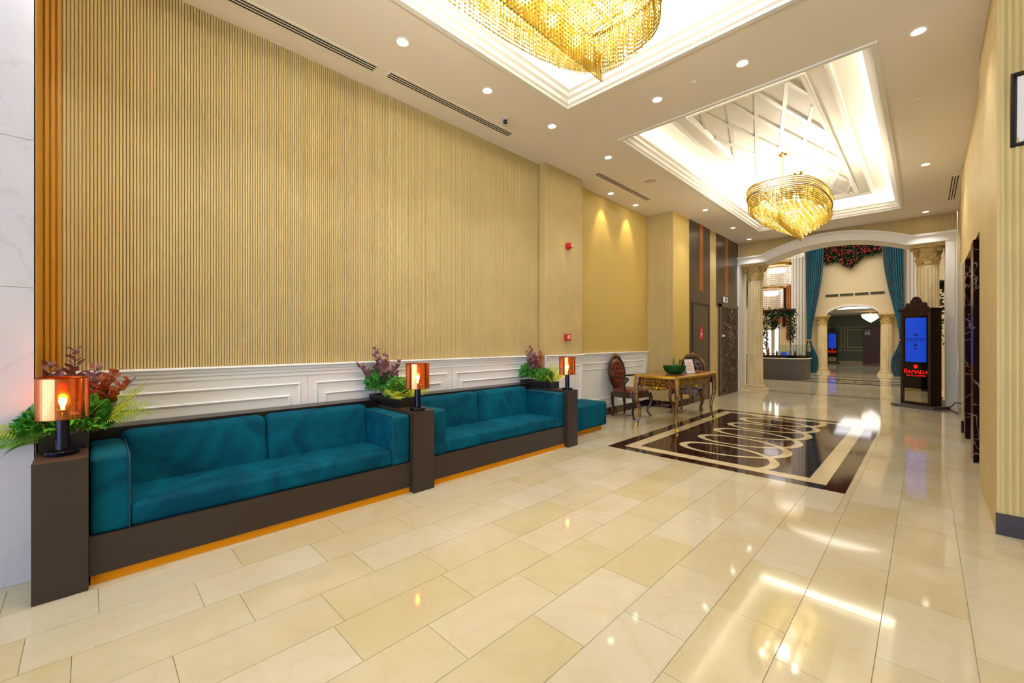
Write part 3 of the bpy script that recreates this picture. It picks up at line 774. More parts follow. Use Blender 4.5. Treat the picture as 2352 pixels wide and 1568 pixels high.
# each: trough y range, x positions
F = lambda x, y, az, ln, rs, dr: (x, y, az, ln, rs, dr)
specs = [
 dict(fern=[(-3.30, -.16, 4.8, .40, .14, .12), (-3.30, -.16, 4.95, .36, .2, .12), (-3.29, -.15, 5.1, .34, .10, .14), (-3.29, -.15, 5.5, .26, .10, .16), (-3.30, -.16, 4.75, .3, .06, .1), (-3.42, -.05, 1.2, .32, .26, .10), (-3.4, -.04, .9, .36, .2, .10), (-3.42, -.03, 1.6, .40, .28, .16), (-3.45, -.06, .5, .30, .24, .05), (-3.45, -.04, 1.9, .34, .34, .12), (-3.40, -.02, 1.4, .38, .2, .12), (-3.42, -.02, 1.75, .33, .2, .08), (-3.40, -.1, .1, .26, .3, .06), (-3.42, .0, 1.3, .30, .30, .06), (-3.40, .01, .8, .30, .26, .08), (-3.44, .02, 1.7, .30, .36, .08), (-3.4, -.14, 5.6, .28, .16, .2), (-3.45, -.1, 2.6, .26, .28, .1)],
      moss=[(-3.31, -.165, .80, .09, .10, .10), (-3.38, -.0, .81, .12, .09, .12)], euc=[(-3.55, -.06, .02, .0, .47), (-3.52, -.02, .08, .05, .36), (-3.58, -.12, -.02, -.05, .38)], ered=[(-3.48, .0, .1, .12, .34), (-3.46, .02, .12, .16, .28)]),
 dict(fern=[(-3.44, 2.0, a, .30, rs, .1) for a, rs in ((.2, .14), (.9, .24), (1.6, .32), (2.4, .26), (-.6, .14), (-.2, .2), (5.2, .16), (3.6, .22), (1.2, .16), (.5, .3))]+[(-3.32, 2.02, a, .27, rs, .12) for a, rs in ((.3, .2), (1.0, .26), (1.5, .16), (2.0, .3), (5.0, .14), (5.8, .2), (1.25, .3))],
      moss=[(-3.66, 1.93, .85, .14, .13, .14), (-3.46, 1.99, .80, .13, .10, .11)], euc=[(-3.66, 1.93, .0, -.06, .46), (-3.62, 1.95, .06, -.02, .38), (-3.58, 1.98, .08, .06, .33), (-3.68, 1.9, -.02, -.18, .30), (-3.6, 1.93, .1, -.06, .34)], ered=[]),
 dict(fern=[(-3.46, 4.06, a, .30, rs, .08) for a, rs in ((.2, .16), (.9, .28), (1.6, .34), (2.4, .26), (-.6, .16), (5.2, .18), (1.2, .18), (3.7, .22), (.5, .32))]+[(-3.34, 4.08, a, .27, rs, .1) for a, rs in ((.3, .2), (1.0, .3), (1.5, .2), (2.0, .32), (5.2, .16))],
      moss=[(-3.64, 4.0, .83, .13, .11, .13), (-3.44, 4.06, .795, .12, .10, .10)], euc=[(-3.62, 4.03, .02, -.06, .44), (-3.58, 4.0, .0, -.12, .38), (-3.6, 4.02, .05, .0, .36)], ered=[(-3.58, 4.07, .04, .05, .37)]),
]
for i, sp in enumerate(specs):
    c = ((PY[i][0]+PY[i][1])/2)
    r = empty('fern', (-3.42, c, .736), 'bright green fern fronds in the planter '+LN[i], 'plant', 'ferns in the planters')
    for (x, y, az, ln, rs, dr) in sp['fern']:
        frond((x, y, .74), az, ln, rs, dr, 27, .058).build('frond', M['fern'] if rs > .13 else M['fernD'], r)
    r = empty('moss_bush', (-3.45, c, .736), 'dense small-leaved green bush in the planter '+LN[i], 'plant', 'bushes in the planters')
    for q in sp['moss']:
        bush(q[:3], q[3], q[4], q[5], 900, .034).build('foliage', M['moss'] if q is sp['moss'][0] or i == 0 else M['fernD'], r, kind='stuff')
    r = empty('eucalyptus_spray', (-3.6, c, .736), 'mauve eucalyptus branches in the planter '+LN[i], 'plant', 'eucalyptus in the planters')
    for lst, mt in ((sp['euc'], 'euc'), (sp['ered'], 'eucred')):
        for (x, y, lx_, ly_, h) in lst:
            st, lf = euc((x, y, .74), (lx_, ly_), h, 17, .044)
            o = st.build('branch', M['stem'], r); lf.build('leaves', M[mt], o)

# ------------------------------------------------------------------ writing table
TX0, TX1, TY0, TY1 = -3.08, -2.40, 5.66, 7.14
r = empty('writing_table', ((TX0+TX1)/2, (TY0+TY1)/2, 0), 'ornate inlaid writing table with gilt mounts and curved legs', 'table')
def tabletop(g_):
    pts = []; n = 14
    cx_, cy_ = (TX0+TX1)/2, (TY0+TY1)/2; hx, hy = (TX1-TX0)/2-g_, (TY1-TY0)/2-g_
    for sx_, sy_, ax in ((1, -1, 'y'), (1, 1, 'x'), (-1, 1, 'y2'), (-1, -1, 'x2')):
        for k in range(n):
            t = k/n*2-1
            if ax == 'y': p = (hx-.03*(math.cos(PI*t)+1)/2*0-.028*(1-abs(t))**.5*0+.015*math.cos(PI*t), t*hy)
            elif ax == 'x': p = (-t*hx, hy+.015*math.cos(PI*t))
            elif ax == 'y2': p = (-hx-.015*math.cos(PI*t), -t*hy)
            else: p = (t*hx, -hy-.015*math.cos(PI*t))
            pts.append((cx_+p[0], cy_+p[1]))
    return pts
MB().prism(tabletop(.02), .735, .762).build('table_top', M['marqtop'], r)
tr = MB(); o1, i1 = tabletop(0), tabletop(.03); n_ = len(o1)
tr.grid(lambda i, j: [(*o1[i], .728), (*o1[i], .752), (*i1[i], .766), (*i1[i], .763), (*tabletop(.02)[i], .735)][j], n_, 5, wu=True, wv=True)
tr.build('top_rim', M['gilt'], r)
ap = MB()
def apron_side(p0, p1, nrm):
    d = Vector((p1[0]-p0[0], p1[1]-p0[1])); L_ = d.length; d.normalize(); n2 = Vector(nrm)
    pl = []
    for k in range(13):
        t = k/12; pl.append((t*L_, .60-.05*math.sin(PI*t)*(1 if .3 < t < .7 else .6)))
    pl += [(L_, .735), (0, .735)]
    v = []
    for off in (0, -.02):
        for (a, z) in pl: v.append((p0[0]+d.x*a+n2.x*off, p0[1]+d.y*a+n2.y*off, z))
    m_ = len(pl)
    return MB().add(v, [tuple(range(m_)), tuple(range(m_, 2*m_))[::-1]]+[(q, (q+1) % m_, m_+(q+1) % m_, m_+q) for q in range(m_)])
ax0, ax1, ay0, ay1 = TX0+.06, TX1-.06, TY0+.06, TY1-.06
sides = [((ax0, ay0), (ax1, ay0), (0, -1)), ((ax1, ay0), (ax1, ay1), (1, 0)), ((ax1, ay1), (ax0, ay1), (0, 1)), ((ax0, ay1), (ax0, ay0), (-1, 0))]
for sd in sides:
    a = apron_side(*sd).build('apron', M['marq'], r)
    p0, p1, nrm = Vector(sd[0]), Vector(sd[1]), Vector(sd[2]); d = (p1-p0); L_ = d.length; d.normalize()
    mk = lambda u, z, e: (p0.x+d.x*u+nrm.x*(e+.001), p0.y+d.y*u+nrm.y*(e+.001), z)
    segs = [(.09, L_-.09)] if L_ < .9 else [(.1, L_*.36), (L_*.39, L_*.61), (L_*.64, L_-.1)]
    for (u0, u1) in segs:
        panel_frame(None, u0, u1, .638, .715, .008, .006, mk).build('drawer_moulding', M['gilt'], a)
        q = MB()
        for k in range(7):
            u = u0+.03+(u1-u0-.06)*k/6
            q.ball(mk(u, .676+.008*(k % 2*2-1), .003), .013, 6, 5, (1, 1, 1.1))
            if k < 6: q.tube([mk(u, .676, .004), mk(u+(u1-u0-.06)/12, .69-.028*(k % 2), .006), mk(u+(u1-u0-.06)/6, .676, .004)], .005, 5)
        q.build('drawer_ornament', M['gilt'], a)
    q = MB(); u = L_/2
    q.ball(mk(u, .585, .004), .028, 8, 6, (1, 1, .8))
    for s_ in (1, -1):
        q.tube([mk(u, .575, .004), mk(u+s_*.05, .588, .006), mk(u+s_*.1, .58, .004), mk(u+s_*.16, .6, .003)], [.012, .01, .008, .004], 6)
    q.build('apron_ornament', M['gilt'], a)
def cab_leg(x, y, ox, oy, h, w0, w1, out=.03):
    path = []; rad = []
    for k in range(13):
        t = k/12; z = h*(1-t)+.012*t
        b = out*math.sin(PI*min(1, t*1.6))*(1 if t < .63 else .0) - out*.75*math.sin(PI*max(0, (t-.5)/.5)) + (out*.9*max(0, (t-.8)/.2) if t > .8 else 0)
        path.append((x+ox*b, y+oy*b, z)); rad.append(w0*(1-t)**1.3+w1+(.006 if t > .94 else 0))
    return path, rad
for (sx_, sy_) in ((-1, -1), (1, -1), (1, 1), (-1, 1)):
    x = (TX0+TX1)/2+sx_*((TX1-TX0)/2-.055); y = (TY0+TY1)/2+sy_*((TY1-TY0)/2-.055)
    pa, ra = cab_leg(x, y, sx_*.7, sy_*.7, .735, .026, .016, .03)
    o = MB().tube(pa, ra, 8).build('leg', M['marq'], r, smooth=True)
    q = MB(); cpt = [(p[0]+sx_*ra[k]*.62, p[1]+sy_*ra[k]*.62, p[2]) for k, p in enumerate(pa)]
    q.tube(cpt[:5], [.022, .024, .02, .016, .012], 6); q.tube(cpt[4:], .006, 5)
    q.tube([(pa[-1][0], pa[-1][1], .05), (pa[-1][0]+sx_*.008, pa[-1][1]+sy_*.008, .004)], [.02, .028], 8)
    q.build('leg_mount', M['gilt'], o, smooth=True)
# bowl with succulents and leaflet on the table
bw = empty('glass_bowl', (-2.70, 6.22, .765), 'green glass bowl holding succulents on the writing table', 'bowl')
local(MB().lathe([(.07, 0), (.1, .004), (.135, .035), (.158, .08), (.168, .118), (.162, .118), (.15, .08), (.128, .04), (.09, .014), (0, .012)], 32).build('bowl_body', M['glassgreen'], None, True), bw)
local(MB().lathe([(.0, .06), (.142, .062), (0, .07)], 20, caps=False).build('pebbles', M['stem'], None), bw)
for k, (dx, dy, h) in enumerate(((-.02, .02, .17), (.045, .085, .15), (.04, -.05, .06), (-.07, -.03, .05), (.0, .08, .06))):
    s_ = empty('succulent', (-2.70+dx, 6.22+dy, .828), ['tallest spiky succulent in the middle of the green bowl', 'tall succulent beside the leaflet in the green bowl', 'short succulent at the front of the green bowl', 'short succulent at the left of the green bowl', 'small succulent at the back of the green bowl'][k], 'plant', 'succulents in the bowl')
    mb = MB()
    for i in range(26):
        az = i*2.4; z = h*.2+h*.8*i/26; l = .06*(1-.55*i/26)
        leaf_quad(mb, (0, 0, z), Vector((math.cos(az), math.sin(az), .35+i/26*1.8)), Vector((0, 0, 1)), l, l*.45)
    mb.tube([(0, 0, 0), (0, 0, h)], [.008, .003], 5)
    local(mb.build('rosette', M['cactus'], None), s_)
lf = empty('leaflet_holder', (-2.54, 6.44, .766), 'white standing leaflet card behind the green bowl', 'leaflet', rz=math.radians(62))
local(MB().add([(-.075, -.003, 0), (.075, -.003, 0), (.075, .06, .21), (-.075, .06, .21), (-.075, .001, 0), (.075, .001, 0), (.075, .064, .21), (-.075, .064, .21)], [(0, 1, 2, 3), (7, 6, 5, 4), (0, 4, 5, 1), (3, 2, 6, 7), (0, 3, 7, 4), (1, 5, 6, 2)]).build('card', M['paper'], None), lf)
local(MB().add([(-.06, .075, 0), (.06, .075, 0), (.06, .058, .19), (-.06, .058, .19)], [(0, 1, 2, 3)]).build('stand', M['paper'], None), lf)
mb = MB()
for k in range(5): mb.box(-.055, -.0, .05+.028*k, .055-.02*(k % 2), .0008, .056+.028*k)
mb.xf(Matrix.Translation((0, -.0045, 0)) @ Matrix.Rotation(-math.atan2(.063, .21), 4, 'X'))
local(mb.build('card_print', M['red'], None), lf)

# ------------------------------------------------------------------ armchairs (built facing +x)
def armchair(leather, frame, label, loc, rz):
    r = empty('armchair', loc, label, 'chair', 'carved leather armchairs at the writing table', rz)
    L = lambda o: local(o, r)
    # back: oval ring in a plane leaning back
    def bp(th, a, b, off=0):
        y = a*math.sin(th); z = .71+b*math.cos(th)
        if z < .71: y *= 1-.25*((.71-z)/b)**2
        return Vector((-.22-.12*(z-.45)+off, y, z))
    ring = [bp(2*PI*k/36, .225, .275) for k in range(36)]
    mb = MB(); n = 10; nv = 36
    def RP(i, j):
        th = 2*PI*i/nv; a = 2*PI*j/n; wv_ = .026+.006*math.cos(th*6)
        p = bp(th, .225+wv_*math.cos(a), .275+wv_*math.cos(a)); return p+Vector((.022*math.sin(a), 0, 0))
    bf = L(mb.grid(RP, nv, n, wu=True, wv=True).build('back_frame', M[frame], None, True))
    cr = MB()
    tp = bp(0, .225, .275)
    cr.ball((tp.x+.005, 0, tp.z+.025), .045, 10, 7, (.5, 1, .9))
    for s_ in (1, -1):
        cr.tube([(tp.x+.01, s_*.02, tp.z+.01), (tp.x+.012, s_*.08, tp.z+.015), (tp.x+.012, s_*.14, tp.z-.04)], [.022, .02, .01], 7)
    local(cr.build('crest', M['walnutG'], None, True), bf)
    # tufted pad, front and back
    tufts = [(y, z) for i, z in enumerate((.53, .61, .69, .77, .85)) for y in ((-.14, -.045, .045, .14) if i % 2 else (-.095, 0, .095))]
    pad = MB(); nr, na = 15, 48
    def PP(i, j):
        q = i/(nr-1); th = 2*PI*j/na
        p = bp(th, .205*q, .255*q)
        h = .04*math.sqrt(max(0, 1-q**4))
        for (ty, tz) in tufts:
            dd = (p.y-ty)**2+(p.z-tz)**2; h -= .026*math.exp(-dd/.0007)
        return p+Vector((h+.004, 0, 0))
    L(pad.grid(PP, nr, na, wv=True).build('back_cushion', M[leather], None, 'all'))
    L(MB().grid(lambda i, j: bp(2*PI*j/na, .205*i/4, .255*i/4, -.012*(1-(i/4)**2)-.003), 5, na, wv=True).build('back_panel', M[leather], None, 'all'))
    bt = MB()
    for (ty, tz) in tufts: bt.ball((-.22-.12*(tz-.45)+.024, ty, tz), .008, 6, 5)
    L(bt.build('tuft_buttons', M[leather], None, True))
    for s_ in (1, -1):
        L(MB().tube([(-.215, s_*.12, .42), (-.225, s_*.14, .48)], [.02, .02], 7).build('back_post', M[frame], None, True))
    # seat
    def outline(g_):
        pts = []
        for k in range(40):
            th = 2*PI*k/40; c, s2 = math.cos(th), math.sin(th)
            x = .25*math.copysign(abs(c)**.55, c); y = (.235+.05*(x+.25)/.5)*math.copysign(abs(s2)**.55, s2)
            pts.append((x*(1-g_), y*(1-g_)))
        return pts
    o0 = outline(0)
    L(MB().prism(o0, .34, .42).build('seat_rail', M[frame], None))
    ss = MB(); lv = [(0.02, .42), (0., .445), (.05, .465), (.25, .482), (.6, .488), (.98, .49)]
    L(ss.grid(lambda i, j: (*outline(lv[i][0])[j], lv[i][1]), len(lv), 40, wv=True).build('seat_cushion', M[leather], None, 'all'))
    orn = MB()
    for k in range(-3, 4): orn.ball((.25, k*.06, .37-.012*(k % 2)), .016, 6, 5, (.5, 1.4, 1))
    L(orn.build('seat_carving', M['walnutG'], None, True))
    for (x, y, ox, oy, hh) in ((.21, .24, .6, .5, .40), (.21, -.24, .6, -.5, .40), (-.21, .17, -.5, .2, .40), (-.21, -.17, -.5, -.2, .40)):
        pa, ra = cab_leg(x, y, ox, oy, .40, .022, .014, .045 if x > 0 else .03)
        L(MB().tube(pa, ra, 8).build('leg', M[frame], None, True))
    for s_ in (1, -1):
        am = L(MB().tube([(-.235, s_*.205, .66), (-.1, s_*.25, .675), (.06, s_*.27, .665), (.13, s_*.27, .645), (.135, s_*.27, .62)], [.014, .016, .018, .022, .014], 8).build('armrest', M[frame], None, True))
        local(MB().tube([(.125, s_*.27, .63), (.06, s_*.265, .55), (.06, s_*.255, .48), (.1, s_*.25, .41)], [.014, .015, .016, .018], 8).build('arm_support', M[frame], None, True), am)
        local(rbox(-.1, s_*.26-.02, .675, .04, s_*.26+.02, .695, .009, 2).build('arm_pad', M[leather], None, True), am)
    return r
armchair('leather', 'walnut', 'red tufted leather armchair with carved frame, beside the wall', (-3.5, 6.33, 0), math.radians(-3))
armchair('leatherD', 'walnutG', 'dark brown tufted leather armchair at the far end of the table', (-2.97, 7.44, 0), math.radians(-80))

# ------------------------------------------------------------------ chandeliers
CHX = -1.48; HW, HL = .485, 1.05
def rim_pt(t, g_=0.):
    """superellipse plan, t in 0..1"""
    th = 2*PI*t; c, s2 = math.cos(th), math.sin(th)
    return ((HW-g_)*math.copysign(abs(c)**.62, c), (HL-g_)*math.copysign(abs(s2)**.82, s2))
def in_plan(x, y, g_):
    return (abs(x)/(HW-g_))**3.2+(abs(y)/(HL-g_))**2.44 < 1
def chandelier():
    r = empty('chandelier', (0, 0, 0), '', 'chandelier', 'amber crystal chandeliers in the ceiling coffers')
    L = lambda o: local(o, r)
    zr = 3.36; zk = 2.95
    def strand(mb, x, y, z1, z0, bl=.026, rb=.0062):
        n = max(1, int(round((z1-z0)/bl))); l = (z1-z0)/n; a = rnd.uniform(0, PI/2); ca, sa = math.cos(a)*rb, math.sin(a)*rb
        for k in range(n):
            zt = z1-k*l; zm = zt-l*.5; zb_ = zt-l*.94
            mb.add([(x, y, zt), (x+ca, y+sa, zm), (x-sa, y+ca, zm), (x-ca, y-sa, zm), (x+sa, y-ca, zm), (x, y, zb_)],
                   [(0, 2, 1), (0, 3, 2), (0, 4, 3), (0, 1, 4), (5, 1, 2), (5, 2, 3), (5, 3, 4), (5, 4, 1)])
    # upper band and skirt on the rim
    up = MB(); sk_ = MB()
    n = 330
    for k in range(n):
        x, y = rim_pt((k+.5)/n); strand(up, x, y, zr+.10, zr+.012)
        x, y = rim_pt((k+.5)/n, .012); strand(sk_, x, y, zr-.004, zr-.16)
        x, y = rim_pt(k/n, .045); strand(sk_, x, y, zr-.02, zr-.19)
    L(up.build('upper_crystal_band', M['crystalgold'], None, kind='stuff')); L(sk_.build('crystal_skirt', M['crystalgold'], None, kind='stuff'))
    rm = MB()
    for z in (zr, zr+.105):
        rm.grid(lambda i, j: (*rim_pt(i/80, (-.008, .012)[j in (1, 2)]), z+(-.006, -.006, .006, .006)[j]), 80, 4, wu=True, wv=True)
    L(rm.build('rim', M['rimbrass'], None))
    # rows of strands making the keeled hull
    hull = MB()
    rows = 18
    for i in range(rows):
        x = (HW-.05)*(2*i/(rows-1)-1)
        q = abs(x)/(HW-.05)
        ny = 80
        for k in range(ny):
            y = HL*(2*(k+.5)/ny-1)
            if not in_plan(x, y, .05): continue
            end = max(0, (abs(y)-.74)/(HL-.74))
            depth = (zr-.16-zk)*(1-q**.9)*(1-end)**.75
            zbot = zr-.17-depth
            strand(hull, x, y, min(zr-.06, zbot+.20), zbot)
    L(hull.build('crystal_hull', M['crystal'], None, kind='stuff'))
    # keel fin: thin row of flat prisms
    fin = MB()
    for k in range(64):
        y = -.76+1.52*k/63; fin.box(-.004, y-.009, zk-.03, .004, y+.009, zk+.16)
    L(fin.build('keel_prisms', M['crystal'], None, kind='stuff'))
    # carrier plate, bulbs
    fr = MB()
    for i in range(-2, 3): fr.box(i*.17-.008, -HL*.86, zr-.006, i*.17+.008, HL*.86, zr+.006)
    for i in range(-3, 4): fr.box(-HW*.9, i*.28-.008, zr-.006, HW*.9, i*.28+.008, zr+.006)
    L(fr.build('carrier_frame', M['brass'], None))
    for i in range(-3, 4):
        for x in (-.2, .2):
            L(MB().ball((x, i*.25, zr-.09), .034, 10, 7).build('bulb', M['led'], None, True))
    for i in (-1, 0, 1):
        d = bpy.data.lights.new('chandelier_glow', 'POINT'); d.energy = P_CHAND; d.color = (1, 1, .95); d.shadow_soft_size = .1
        o = bpy.data.objects.new('chandelier_glow', d); COL.objects.link(o); o.location = (0, i*.5, zr-.12); o.parent = r
    for s_ in (-1, 1):
        c = L(MB().lathe([(0, 3.94), (.02, 3.942), (.05, 3.962), (.068, 3.985), (.072, 3.998), (0, 4.0)], 24, c=(0, s_*.51)).build('canopy', M['brass'], None, True))
        local(MB().tube([(0, s_*.51, zr+.0), (0, s_*.51, 3.945)], .006, 6).build('suspension_rod', M['brass'], None), c)
    return r
ch = chandelier()
ch.location = (CHX, 7.62, 0); ch['label'] = 'whole amber crystal chandelier in the far latticed coffer'
c2 = copy_tree(ch); c2.location = (CHX, 1.55, 0); c2['label'] = 'amber crystal chandelier cut off at the top of the picture'

# ------------------------------------------------------------------ fluted columns
def column(loc, h, R, label, nfl=20):
    r = empty('column', loc, label, 'column', 'fluted stone columns of the arches')
    L = lambda o: local(o, r)
    hb, hc = .16, R*2.3
    L(MB().box(-R*1.45, -R*1.45, 0, R*1.45, R*1.45, .06).lathe([(R*1.4, .06), (R*1.45, .075), (R*1.4, .095), (R*1.2, .105), (R*1.18, .12), (R*1.28, .13), (R*1.28, .15), (R*1.06, .16)], 32).build('base', M['stone'], None, True))
    def rf(r_, z, th):
        k = (th*nfl/(2*PI)) % 1
        e = min(1, (z-hb)/.08, (h-hc-z)/.08)
        return r_*(1-.07*max(0, e)*max(0, math.sin(PI*k))**.7)
    zs = [hb, hb+.04, hb+.08]+[hb+.08+(h-hc-hb-.16)*k/6 for k in range(1, 7)]+[h-hc-.04, h-hc]
    L(MB().lathe([(R*(1.03-.1*(z/h)**1.5), z) for z in zs], nfl*8, rf=rf).build('shaft', M['stone'], None, True))
    cap = L(MB().lathe([(R*1.0, h-hc), (R*1.05, h-hc+.015), (R*.95, h-hc+.03), (R*.95, h-hc*.5), (R*1.15, h-hc*.22), (R*1.3, h-.055)], 32).build('capital', M['stonegold'], None, True))
    ab = []
    for k in range(4):
        a0 = PI/4+k*PI/2
        for t in range(8):
            a = a0+PI/2*t/8; rr = R*1.95*(1-.24*math.sin(PI*t/8))
            ab.append((rr*math.cos(a), rr*math.sin(a)))
    local(MB().prism(ab, h-.055, h).build('abacus', M['stonegold'], None), cap)
    for row, (z0, z1, n, o_) in enumerate(((h-hc+.02, h-hc*.58, 8, 0), (h-hc+.08, h-hc*.32, 8, .5))):
        lv = MB()
        for k in range(n):
            a = 2*PI*(k+o_)/n
            def LP(i, j):
                t = i/6; w = (j-2)/2*R*.36*math.sin(PI*(.2+.75*t))
                rad = R*(1.0+.05*t+.33*max(0, t-.55)**1.2*2) ; z = z0+(z1-z0)*(t if t < .85 else .85-(t-.85)*.9)
                rad += R*.04*(1-abs(j-2)/2)
                return (rad*math.cos(a)-w*math.sin(a), rad*math.sin(a)+w*math.cos(a), z)
            lv.grid(LP, 7, 5)
        local(lv.build('acanthus_row', M['stonegold'], None, True), cap)
    for k in range(4):
        a = PI/4+k*PI/2; v = MB()
        for s_ in (-1, 1):
            pts = []
            for i in range(26):
                t = i/25*4.2*PI/2*1.6; rr = R*.30*(1-i/30)
                u = rr*math.cos(t); z = h-.06-R*.32+rr*math.sin(t)
                rad = R*1.45+u*.6
                off = s_*R*.12
                pts.append((rad*math.cos(a)-off*math.sin(a), rad*math.sin(a)+off*math.cos(a), z))
            v.tube(pts, [R*.09*(1-i/34) for i in range(26)], 6)
        local(v.build('volute', M['stonegold'], None, True), cap)
    return r
column((-3.07, 11.86, 0), 3.17, .172, 'tall fluted stone column at the left of the wide arch')
column((.03, 11.86, 0), 3.17, .172, 'tall fluted stone column at the right of the wide arch, behind the screen stand')
column((-2.96, 20.75, 0), 2.29, .17, 'short fluted column left of the distant second arch')
column((-1.03, 20.75, 0), 2.29, .17, 'short fluted column right of the distant second arch')

# ------------------------------------------------------------------ digital screen stands
def kiosk(loc, rz, label, scale=1.):
    """front faces -y locally, origin bottom centre of front"""
    r = empty('screen_stand', loc, label, 'screen stand', 'carved screen stands', rz); r.scale = (scale,)*3
    L = lambda o: local(o, r)
    w, d, h = .25, .26, 1.84
    L(MB().prism([(-w-.1, -.1), (-w+.02, -.2), (w-.02, -.2), (w+.1, -.1), (w+.1, d+.06), (-w-.1, d+.06)], 0, .05).build('base', M['counter'], None))
    b = MB().box(-w, .0, .05, -w+.05, d, h).box(w-.05, 0, .05, w, d, h).box(-w+.05, 0, h-.1, w-.05, d, h).box(-w+.05, 0, .05, w-.05, d, .1).box(-w+.05, .03, .1, w-.05, d, h-.1)
    L(b.build('housing', M['kiosk'], None))
    L(MB().box(-w-.03, -.03, h, w+.03, d+.03, h+.035).box(-w-.015, -.015, h-.02, w+.015, d+.015, h).build('cornice', M['kiosk'], None))
    for s_ in (-1, 1):
        c = MB()
        for k in range(22): c.ball((s_*(w-.025), -.002, .14+k*.08), .026, 6, 5, (.7, .35, 1.5))
        L(c.build('carved_upright', M['kiosk'], None, True))
    pts = []
    prof = [(.19, 0), (.19, .03), (.16, .05), (.165, .085), (.14, .115), (.105, .11), (.09, .09), (.08, .14), (.06, .18), (.045, .205), (.02, .225), (0, .23)]
    poly = [(x, h+.035+z) for x, z in prof]+[(-x, h+.035+z) for x, z in prof[::-1][1:]]
    cr = MB().prism(poly, .0, .05, 'y')
    for (x, z, q) in ((0, .13, .035), (-.1, .07, .03), (.1, .07, .03), (0, .06, .03)): cr.ball((x, 0, h+.035+z), q, 8, 6, (1, .5, 1))
    L(cr.build('carved_crest', M['kiosk'], None))
    gl = L(MB().box(-w+.05, .012, .36, w-.05, .03, h-.1).build('front_glass', M['kioskglass'], None))
    L(MB().box(-w+.055, .014, .1, w-.055, .03, .355).build('lower_mirror', M['mirror'], None))
    sc = L(MB().box(-.17, .006, .86, .17, .013, 1.70).build('screen', M['screenblue'], None))
    R_ = Matrix.Rotation(PI/2, 4, 'X')
    text('VALENTIUM', .062, M['screentext'], 'screen_title', sc, Matrix.Translation((0, .004, 1.29)) @ R_)
    text('A', .12, M['screentext'], 'screen_emblem', sc, Matrix.Translation((0, .004, 1.18)) @ R_)
    e = MB().box(-.09, .0035, 1.245, .09, .0055, 1.249).box(-.03, .0035, 1.36, .03, .0055, 1.385).box(-.04, .0035, 1.39, .04, .0055, 1.395).box(-.035, .0035, 1.105, .035, .0055, 1.12)
    local(e.build('screen_marks', M['screentext'], None), sc)
    q = MB(); q.lathe([(0, 0), (.036, 0), (.036, .004), (0, .004)], 20); q.xf(Matrix.Translation((0, .011, .775)) @ R_)
    local(q.build('logo_dot', M['signred'], None), gl)
    t = text('R', .125, M['signred'], 'logo_initial', gl, Matrix.Translation((-.165, .01, .675)) @ R_)
    text('AMADA', .098, M['signred'], 'logo_name', gl, Matrix.Translation((.032, .01, .668)) @ R_, sx=.98)
    text('HOTEL & SUITES', .04, M['signred'], 'logo_line', gl, Matrix.Translation((0, .01, .60)) @ R_, sx=1.12)
    return r
kiosk((-.14, 11.06, 0), math.radians(-33), 'carved brown screen stand with blue display and red lettering by the right column')
kiosk((-3.85, 30.3, 0), math.radians(5), 'distant dark screen stand with blue display in the green room', 1.0)
cb = MB().tube([(.28, 11.2, .02), (.34, 11.15, .06), (.4, 11.3, .12), (.425, 11.35, .1)], .008, 6).tube([(.25, 11.15, .012), (.33, 10.9, .01), (.4, 10.6, .01)], .008, 6).build('power_cable', M['black'])
tag(cb, 'black cable on the floor beside the screen stand', 'cable')

# ------------------------------------------------------------------ curtains
def curtain(cx_top, w_top, cx_tie, w_tie, z_top, z_tie, z_bot, y, w_bulge, cx_bulge, label, folds=9, depth=.09):
    r = empty('curtain', (cx_tie, y, max(0, z_bot)), label, 'curtain', 'teal tied-back curtains in the hall')
    mb = MB(); nu, nv = folds*8+1, 40
    def sm(t): t = max(0, min(1, t)); return t*t*(3-2*t)
    def P(i, j):
        u = i/(nu-1); t = j/(nv-1); z = z_top+(z_bot-z_top)*t
        if z > z_tie:
            q = sm(((z_top-z)/(z_top-z_tie))**1.6); c = cx_top+(cx_tie-cx_top)*q; w = w_top+(w_tie-w_top)*q
        else:
            q = (z_tie-z)/(z_tie-z_bot); c = cx_tie+(cx_bulge-cx_tie)*sm(q*1.5); w = w_tie+(w_bulge-w_tie)*sm(q*1.7)*(1-.55*max(0, (q-.75)/.25)**2)
        a = u*2*PI*folds
        sag = .12*math.sin(PI*u)*(1 if t > .97 else 0)
        return (c+(u-.5)*w+.012*math.sin(a*2.1+t*3), y+depth*math.sin(a+.8*math.sin(t*5))*min(1, .35+w/w_top), z-sag)
    mb.grid(P, nu, nv)
    o = mb.build('drape', M['curtain'], r, smooth='all')
    tie = MB(); tie.lathe([(w_tie*.62, z_tie-.03), (w_tie*.66, z_tie), (w_tie*.62, z_tie+.03)], 20, c=(cx_tie, y), caps=False)
    tie.build('tieback', M['rope'], r, True)
    ta = MB(); x0 = cx_tie+.02
    ta.tube([(x0, y-depth-.05, z_tie), (x0, y-depth-.06, z_tie-.12)], .012, 6)
    ta.lathe([(.02, z_tie-.12), (.04, z_tie-.15), (.045, z_tie-.2), (.04, z_tie-.22), (.05, z_tie-.3), (.062, z_tie-.45), (0, z_tie-.46)], 12, c=(x0, y-depth-.06))
    ta.build('tassel', M['rope'], r, True)
    return r
curtain(-3.17, .62, -3.35, .15, 5.8, 1.30, .0, 20.45, .42, -3.25, 'long teal curtain left of the distant arch, tied with a tassel')
curtain(-.86, .62, -.60, .15, 5.8, 1.30, .0, 20.45, .42, -.68, 'long teal curtain right of the distant arch, sweeping behind the screen stand')
curtain(-3.6, .5, -3.72, .14, 4.6, 1.2, .0, 12.9, .35, -3.68, 'teal curtain glimpsed behind the left arch column', 6, .05)
